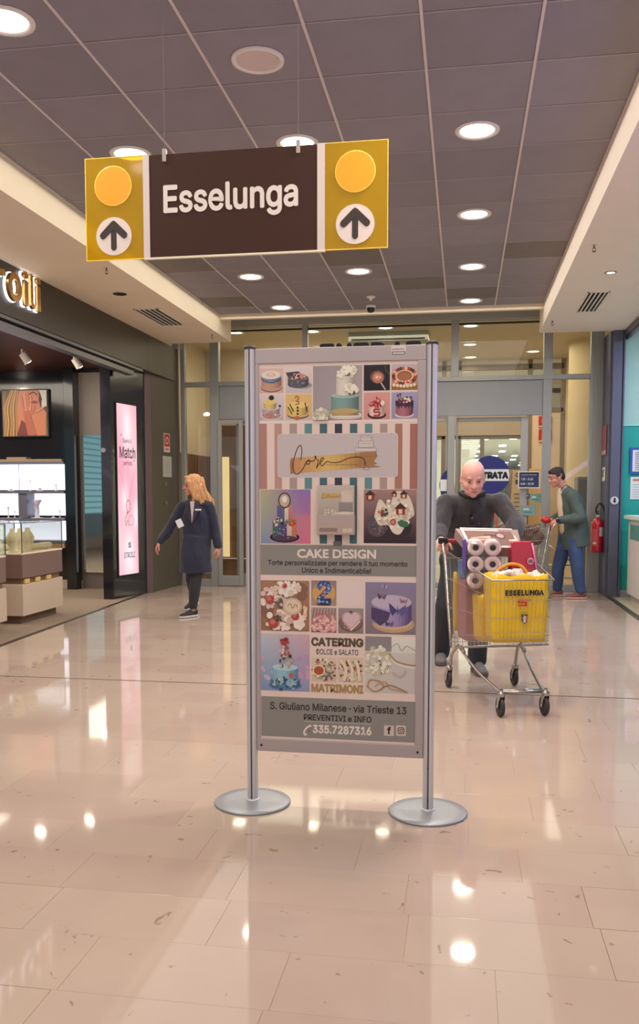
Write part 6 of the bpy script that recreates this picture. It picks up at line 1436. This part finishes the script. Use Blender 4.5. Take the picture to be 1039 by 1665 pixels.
# ================================================================== SHOPPING TROLLEYS
wirem = mat('trolley_wire', (196, 192, 186), .28, .9); tubem = mat('trolley_tube', (176, 172, 166), .25, .9); rub = mat('rubber_wheel', (56, 50, 52), .6)
def trolley(O, h, label, handle_col=(150, 30, 40), full=1):
    O = V3(O); h = V3(h).normalized(); l = h.cross(V3((0, 0, 1))) * -1; l = V3((-h.y, h.x, 0)).normalized()
    if l.x < 0 and abs(l.x) > .3: l = -l
    P = lambda u, v, z: O + h * u + l * v + V3((0, 0, z))
    t = thing('shopping_trolley', label, 'shopping trolley', O)
    # basket corners: rear top, rear bottom, front top, front bottom
    RT, RB, FT, FB = (-.02, .275, .97), (.08, .25, .30), (.80, .195, .835), (.765, .18, .43)
    def side(v, s_, tt):         # point on the side wall: s_ along, tt up
        lo = [RB[i] + (FB[i] - RB[i]) * s_ for i in range(3)]; hi = [RT[i] + (FT[i] - RT[i]) * s_ for i in range(3)]
        p = [lo[i] + (hi[i] - lo[i]) * tt for i in range(3)]; return P(p[0], v * p[1], p[2])
    wr_ = .0014
    for v in (-1, 1):
        g = G()
        for k in range(1, 34): g.tube([side(v, k / 34, 0), side(v, k / 34, 1)], wr_, 4, False)
        for tt in (.06, .14, .42, .72): g.tube([side(v, 0, tt), side(v, 1, tt)], wr_ * 1.4, 5, False)
        g.build('side_mesh', wirem, t)
    g = G(); fp = lambda v, tt: side(1, 1, tt).lerp(side(-1, 1, tt), v)
    for k in range(1, 15): g.tube([fp(k / 15, 0), fp(k / 15, 1)], wr_, 4, False)
    for tt in (.1, .19, .42, .70): g.tube([fp(0, tt), fp(1, tt)], wr_ * 1.4, 5, False)
    g.build('front_mesh', wirem, t)
    g = G(); fp2 = lambda v, tt: side(1, 0, tt).lerp(side(-1, 0, tt), v)
    for k in range(1, 18): g.tube([fp2(k / 18, 0), fp2(k / 18, .92)], wr_, 4, False)
    for tt in (.1, .4, .7, .92): g.tube([fp2(0, tt), fp2(1, tt)], wr_ * 1.4, 5, False)
    g.build('rear_gate', wirem, t)
    g = G()
    for k in range(0, 17): g.tube([side(1, k / 16, 0), side(-1, k / 16, 0)], wr_, 4, False)
    for v in (-.6, -.2, .2, .6): g.tube([P(RB[0], v * RB[1], RB[2]), P(FB[0], v * FB[1], FB[2])], wr_ * 1.3, 4, False)
    g.build('basket_floor', wirem, t)
    g = G(); g.tube([side(1, 0, 1), side(1, 1, 1), side(-1, 1, 1), side(-1, 0, 1)], .0052, 8); g.tube([side(1, 0, 1), side(1, 0, 0), side(1, 1, 0), side(-1, 1, 0), side(-1, 0, 0), side(-1, 0, 1)], .0050, 8)
    g.build('basket_rim', tubem, t)
    for v in (-1, 1):
        g = G(); g.tube([p for p in curve([P(.02, v * .235, .165), P(.04, v * .235, .24), P(.12, v * .22, .31), P(.20, v * .215, .325), P(.27, v * .21, .30)], 5)], .0115, 10)
        g.tube([p for p in curve([P(.16, v * .217, .322), P(.26, v * .21, .29), P(.50, v * .18, .21), P(.76, v * .142, .155), P(.82, v * .135, .15)], 5)], .0095, 10)
        g.build('side_frame', tubem, t)
        G().tube([P(.08, v * .25, .31), P(-.06, v * .27, .94), P(-.10, v * .27, 1.0), P(-.13, v * .25, 1.03)], .009, 8).build('handle_post', tubem, t)
    G().tube([P(.82, -.15, .15), P(.82, .15, .15)], .011, 10).tube([P(.77, -.145, .15), P(.77, .145, .15)], .007, 8).build('cross_bar', tubem, t, kind='stuff')
    G().tube([P(.15, -.22, .315), P(.15, .22, .315)], .008, 8).build('rear_cross_bar', tubem, t)
    hb_ = G().tube([P(-.13, -.26, 1.03), P(-.13, .26, 1.03)], .0145, 14).build('handle', mat('handle_%d' % handle_col[0], handle_col, .4), t)
    for v in (-1, 1): G().bbox((-.022, -.03, -.022), (.022, .03, .022), .006, M=lambda p, v=v: P(-.13, v * .262, 1.03) + l * p.y + h * p.x + V3((0, 0, p.z))).build('handle_cap', black, hb_)
    G().bbox((-.012, -.008, -.05), (.012, .008, .03), .004, M=lambda p: P(-.14, -.235, .93) + l * p.y + h * p.x + V3((0, 0, p.z))).build('coin_lock', mat('lock_red', (176, 44, 50), .4), t)
    for (u, v) in ((.0, -.24), (.0, .24), (.84, -.14), (.84, .14)):
        c = G().lathe([(.021, .128), (.024, .138), (.024, .150), (.012, .156), (.010, .172)], P(u, v, 0), 16).build('caster', tubem, t)
        g = G(); cw_ = P(u - .018, v, .0)
        for q in (-1, 1):
            a_ = cw_ + l * (q * .019); b2 = P(u, v, 0) + l * (q * .015)
            g.hull8([a_ + h * -.014 + V3((0, 0, .052)), a_ + h * .014 + V3((0, 0, .052)), b2 + h * .022 + V3((0, 0, .132)), b2 + h * -.022 + V3((0, 0, .132))],
                    [a_ + l * q * .003 + h * -.014 + V3((0, 0, .052)), a_ + l * q * .003 + h * .014 + V3((0, 0, .052)), b2 + l * q * .003 + h * .022 + V3((0, 0, .132)), b2 + l * q * .003 + h * -.022 + V3((0, 0, .132))])
        g.cyl(cw_ - l * .024 + V3((0, 0, .0625)), cw_ + l * .024 + V3((0, 0, .0625)), .006, n=10); g.build('fork', steel, c)
        G().lathe([(.0, -.012), (.026, -.012), (.028, -.009), (.040, -.010), (.058, -.012), (.0615, -.006), (.0625, 0), (.0615, .006), (.058, .012), (.040, .010), (.028, .009), (.026, .012), (0, .012)], cw_ + V3((0, 0, .0635)), 28, l).build('wheel', rub, c)
    return t, P, h, l
T1, P1, h1, l1 = trolley((.145, 6.20, 0), (.275, -.961, 0), 'loaded shopping trolley pushed by the bald man towards the camera')
T2, P2, h2, l2 = trolley((1.03, 11.74, 0), (-.97, -.12, 0), 'shopping trolley held by the man in the green jacket, behind the full one', (190, 30, 40))
def lb_box(g, P, u0, u1, v0, v1, z0, z1, r=.01): return g.bbox((u0, v0, z0), (u1, v1, z1), r, M=lambda p: P(p.x, p.y, p.z))
# yellow carrier bag, front
ybag = mat('yellow_carrier', (238, 196, 20), .32, var=.05, vscale=8, bump=.5, bscale=10, coat=.2)
def carrier(name_lab, P, u0, u1, v0, v1, z0, z1, front=True):
    t = thing('carrier_bag', name_lab, 'shopping bag', P((u0 + u1) / 2, (v0 + v1) / 2, z0))
    g = G(); n = 11; m = 9; q = random.Random(int(u0 * 100)); vs = []
    per = []
    for k in range(n + 1): per.append((u1, v0 + (v1 - v0) * k / n))
    for k in range(1, 5): per.append((u1 + (u0 - u1) * k / 5, v1))
    for k in range(n + 1): per.append((u0, v1 + (v0 - v1) * k / n))
    for k in range(1, 5): per.append((u0 + (u1 - u0) * k / 5, v0))
    L_ = len(per)
    for j in range(m + 1):
        tt = j / m
        for k, (u, v) in enumerate(per):
            cu, cv = (u0 + u1) / 2, (v0 + v1) / 2; s_ = .95 + .05 * tt + .02 * noise.noise(V3((u * 9, v * 9, tt * 3)))
            zt = z0 + (z1 - z0) * tt + (.008 * sin(k * 1.3) if j == m else 0)
            vs.append(P(cu + (u - cu) * s_, cv + (v - cv) * s_, zt))
    fs = [(j * L_ + k, j * L_ + (k + 1) % L_, (j + 1) * L_ + (k + 1) % L_, (j + 1) * L_ + k) for j in range(m) for k in range(L_)] + [tuple(range(L_))[::-1]]
    ob = g.add(vs, fs, True).build('bag_body', ybag, t)
    md = ob.modifiers.new('thick', 'SOLIDIFY'); md.thickness = .002
    return t, ob
cb1, cbb = carrier('bright yellow carrier bag lettered Esselunga at the front of the full trolley', P1, .56, .755, -.175, .175, .445, .862)
fn_ = h1; fO = P1(.762, 0, 0); lx = l1
tfr = lambda x, z, k=0: fO + lx * x + V3((0, 0, z)) + fn_ * (.004 + k)
text('ESSELUNGA', tfr(-.100, .736), lx, up, .245, .036, mat('bag_black_type', (24, 18, 14), .5), cbb, bold=.045, name='bag_lettering')
redl = mat('bag_red_logo', (206, 50, 30), .5)
prb = Print(tfr(-.02, .66), lx, up, .0004)
for (x0, z0, x1, z1) in ((.006, .046, .085, .055), (.0, .046, .012, .030), (.0, .030, .058, .039), (.046, .014, .058, .039), (.0, .012, .056, .021)): prb.rect(min(x0, x1), min(z0, z1), max(x0, x1), max(z0, z1), (206, 50, 30))
prb.build('bag_logo', printm, cbb)
prb = Print(tfr(.004, .565), lx, up, .0004)
prb.poly([(0, .055), (.042, .055), (.042, .025), (.036, .008), (.021, -.004), (.006, .008), (0, .025)], (70, 60, 80)); prb.poly([(.004, .047), (.014, .047), (.014, .008), (.006, .014), (.004, .025)], (70, 110, 70)); prb.rect(.014, .004, .028, .047, (226, 220, 210)); prb.poly([(.028, .047), (.038, .047), (.038, .025), (.035, .014), (.028, .008)], (190, 70, 60)); prb.rect(.0, .049, .042, .055, (60, 70, 110))
for k in range(5): prb.line([(.004 + .006 * k + .004 * cos(a), .068 + .004 * sin(a)) for a in [2 * pi * i / 8 for i in range(9)]], .001, (190, 150, 60))
prb.build('bag_emblem', printm, cbb)
# white plastic and orange handle inside the bag
g = G(); q = random.Random(9)
for k in range(26): g.ell(P1(.60 + .12 * q.random(), -.13 + .27 * q.random(), .84 + .03 * q.random()), (.035, .03, .022), None, 10, 7)
t = thing('crumpled_plastic_bag', 'crumpled white and beige plastic bag heaped in the top of the front yellow bag', 'bag', P1(.66, 0, .84))
blob(g, 'film', mat('white_film', (220, 206, 196), .25, coat=.3, var=.15, vscale=30), t, .007, 1, .02, 28)
t = thing('orange_strap', 'orange carrying strap arching over the front yellow bag', 'strap', P1(.6, -.02, .86))
G().tube([p for p in curve([P1(.57, -.12, .84), P1(.56, -.07, .885), P1(.56, .0, .915), P1(.56, .07, .90), P1(.57, .11, .85)])], .011, 8, flat=.5).build('strap_band', mat('strap_orange', (240, 160, 50), .35), t)
carrier('second yellow carrier bag standing behind the front one in the full trolley', P1, .40, .545, -.20, .19, .42, .715)
carrier('yellow carrier bag folded against the rear gate of the full trolley', P1, .055, .09, -.235, -.12, .42, .82)
# toilet rolls
rollm = mat('tissue_white', (232, 216, 208), .75, bump=.3, bscale=90); filmm = glass('shrink_film', (246, 240, 244), .12)
_o = P1(.44, -.035, 0); PP = lambda u, v, z: _o + V3((v + .02 * (u - .44), -(u - .44), z))
hp = V3((.02, -1, 0)).normalized()
tp = thing('toilet_roll_pack', 'big clear pack of white toilet rolls with purple side standing in the full trolley', 'toilet paper', P1(.40, -.09, .45))
Rr = .0525; cxl = at(787, 890, 5.66).x - _o.x
for iu in range(2):
    for iv in range(2):
        for iz in range(3):
            c0_ = PP(.50 - .115 * iu, cxl + (iv - .5) * .108, 1.017 - .106 * iz)
            G().lathe([(.020, -.05), (.048, -.05), (Rr, -.043), (Rr, .043), (.048, .05), (.020, .05), (.020, -.05)], c0_, 28, hp).build('roll', rollm, tp)
            if iu == 0: G().lathe([(.0205, .048), (.0195, .049), (.0195, -.04), (1e-4, -.04)], c0_, 20, hp).build('cardboard_core', mat('core_grey', (142, 120, 108), .8), tp)
lb_box(G(), PP, .335, .555, cxl - .110, cxl + .110, .735, 1.074, .03).build('shrink_film', filmm, tp)
lb_box(G(), PP, .34, .50, cxl - .136, cxl - .111, .87, 1.066, .004).build('purple_side', mat('purple_print', (96, 76, 160), .35), tp)
# red pack
rp = thing('red_pack', 'glossy red plastic pack with pink edge beside the toilet rolls', 'package', P1(.44, .13, .75))
g = G(); ptsr = [(.025, .76), (.215, .76), (.205, .90), (.185, 1.05), (.16, 1.075), (.025, 1.07)]
g.hull8([P1(.52, .022, .76), P1(.52, .20, .76), P1(.50, .165, 1.055), P1(.50, .022, 1.055)], [P1(.36, .045, .76), P1(.36, .20, .76), P1(.38, .165, 1.055), P1(.38, .045, 1.055)])
rb = g.build('pack_body', mat('red_film', (176, 26, 56), .18, coat=.5, bump=.5, bscale=14), rp, bevel=.012)
G().tube([P1(.525, .198, .765), P1(.515, .182, .92), P1(.505, .160, 1.045)], .006, 6).build('pink_edge', mat('pink_film', (226, 120, 190), .25), rp)
c_ = P1(.521, .145, .93); G().cyl(c_, c_ + h1 * .003, .022, n=20).build('round_mark', mat('mark_pink', (214, 170, 180), .4), rp)
for k in range(3):
    G().box((0, 0, 0), (.03, .001, .004), M=lambda p, k=k: c_ + h1 * .0045 + l1 * (p.x - .015) + V3((0, 0, p.z - .010 + .008 * k))).build('mark_line', mat('mark_red', (120, 20, 44), .4), rp)
# carton with cutlery picture lying across the trolley
bxn = thing('carton_tray', 'white rimmed carton with printed kitchen tools lying across the rear of the full trolley', 'box', P1(.1, 0, 1.0))
cA, cB, cC, cD = P1(.30, -.19, 1.01), P1(.30, .17, 1.0), P1(.06, .22, 1.115), P1(.06, -.225, 1.125)
nb_ = (cB - cA).cross(cD - cA).normalized()
if nb_.z < 0: nb_ = -nb_
G().hull8([p - nb_ * .07 for p in (cA, cB, cC, cD)], [cA, cB, cC, cD]).build('carton_body', mat('carton_grey', (150, 128, 122), .5), bxn, bevel=.004)
bu = (cB - cA).normalized(); bv = nb_.cross(bu); prc = Print(cA + nb_ * .001, bu, bv, .0004); W = (cB - cA).length; H = (cD - cA).dot(bv)
prc.rect(-.0, 0, W, H, (206, 190, 184)); prc.rect(.04 * W, .1 * H, .96 * W, .88 * H, (120, 88, 80)); prc.poly([(.1 * W, .25 * H), (.5 * W, .45 * H), (.5 * W, .62 * H), (.1 * W, .5 * H)], (206, 170, 140)); prc.ell(.7 * W, .62 * H, .1 * W, .16 * H, (86, 62, 66)); prc.ell(.7 * W, .62 * H, .07 * W, .11 * H, (196, 150, 150)); prc.line([(.4 * W, .66 * H), (.62 * W, .62 * H)], .012, (60, 50, 54)); prc.poly([(.8 * W, 0), (W, 0), (.96 * W, .45 * H), (.82 * W, .4 * H)], (226, 206, 200))
prc.line([(0, H), (W, H)], .014, (232, 222, 216)); prc.line([(0, 0), (0, H)], .014, (232, 222, 216)); prc.build('carton_print', printm, bxn)
t = thing('pink_pack', 'dusty pink striped pack low behind the side wires of the full trolley', 'package', P1(.22, -.12, .4))
lb_box(G(), P1, .15, .33, -.225, .10, .385, .80, .015).build('pack_body', mat('dusty_pink', (176, 116, 128), .5, var=.15, vscale=20, stretch=(6, 6, .6)), t)
t = thing('blue_pack', 'small blue and white pack on top of the dusty pink one', 'package', P1(.22, -.15, .8))
lb_box(G(), P1, .16, .31, -.235, -.12, .80, .92, .01).build('pack_body', mat('blue_pack_print', (96, 130, 180), .4, var=.3, vscale=30), t)
# coat heaped in the second trolley and red bag
t = thing('brown_coat', 'crumpled brown coat heaped in the second trolley', 'coat', P2(.3, 0, .85))
g = G(); q = random.Random(2)
for k in range(16): g.cap(P2(.08 + .5 * q.random(), -.15 + .3 * q.random(), .84 + .10 * q.random()), .05, P2(.08 + .5 * q.random(), -.15 + .3 * q.random(), .84 + .10 * q.random()), .045)
g.cap(P2(.1, 0, .8), .12, P2(.5, 0, .78), .12, l2, .8)
blob(g, 'coat_folds', mat('brown_fur', (110, 82, 72), .8, var=.3, vscale=14, bump=.7, bscale=60), t, .011, 2, .02, 16)
t = thing('red_handbag', 'small red bag on the handle of the second trolley under the man\'s hands', 'bag', P2(-.04, 0, 1.0))
g = G().ell(P2(-.03, .02, 1.035), (.07, .12, .05)); blob(g, 'bag_body', mat('red_leather', (186, 36, 40), .4), t, .008, 2, .01, 16)
g = G().tube([p for p in curve([P2(.62, .12, .95), P2(.64, .06, 1.12), P2(.60, -.02, 1.16), P2(.5, -.1, 1.0)])], .010, 8)
t = thing('red_strap', 'thin red curved strap rising from the second trolley', 'strap', P2(.6, 0, .9)); g.build('strap_band', mat('red_leather', (186, 36, 40), .4), t)
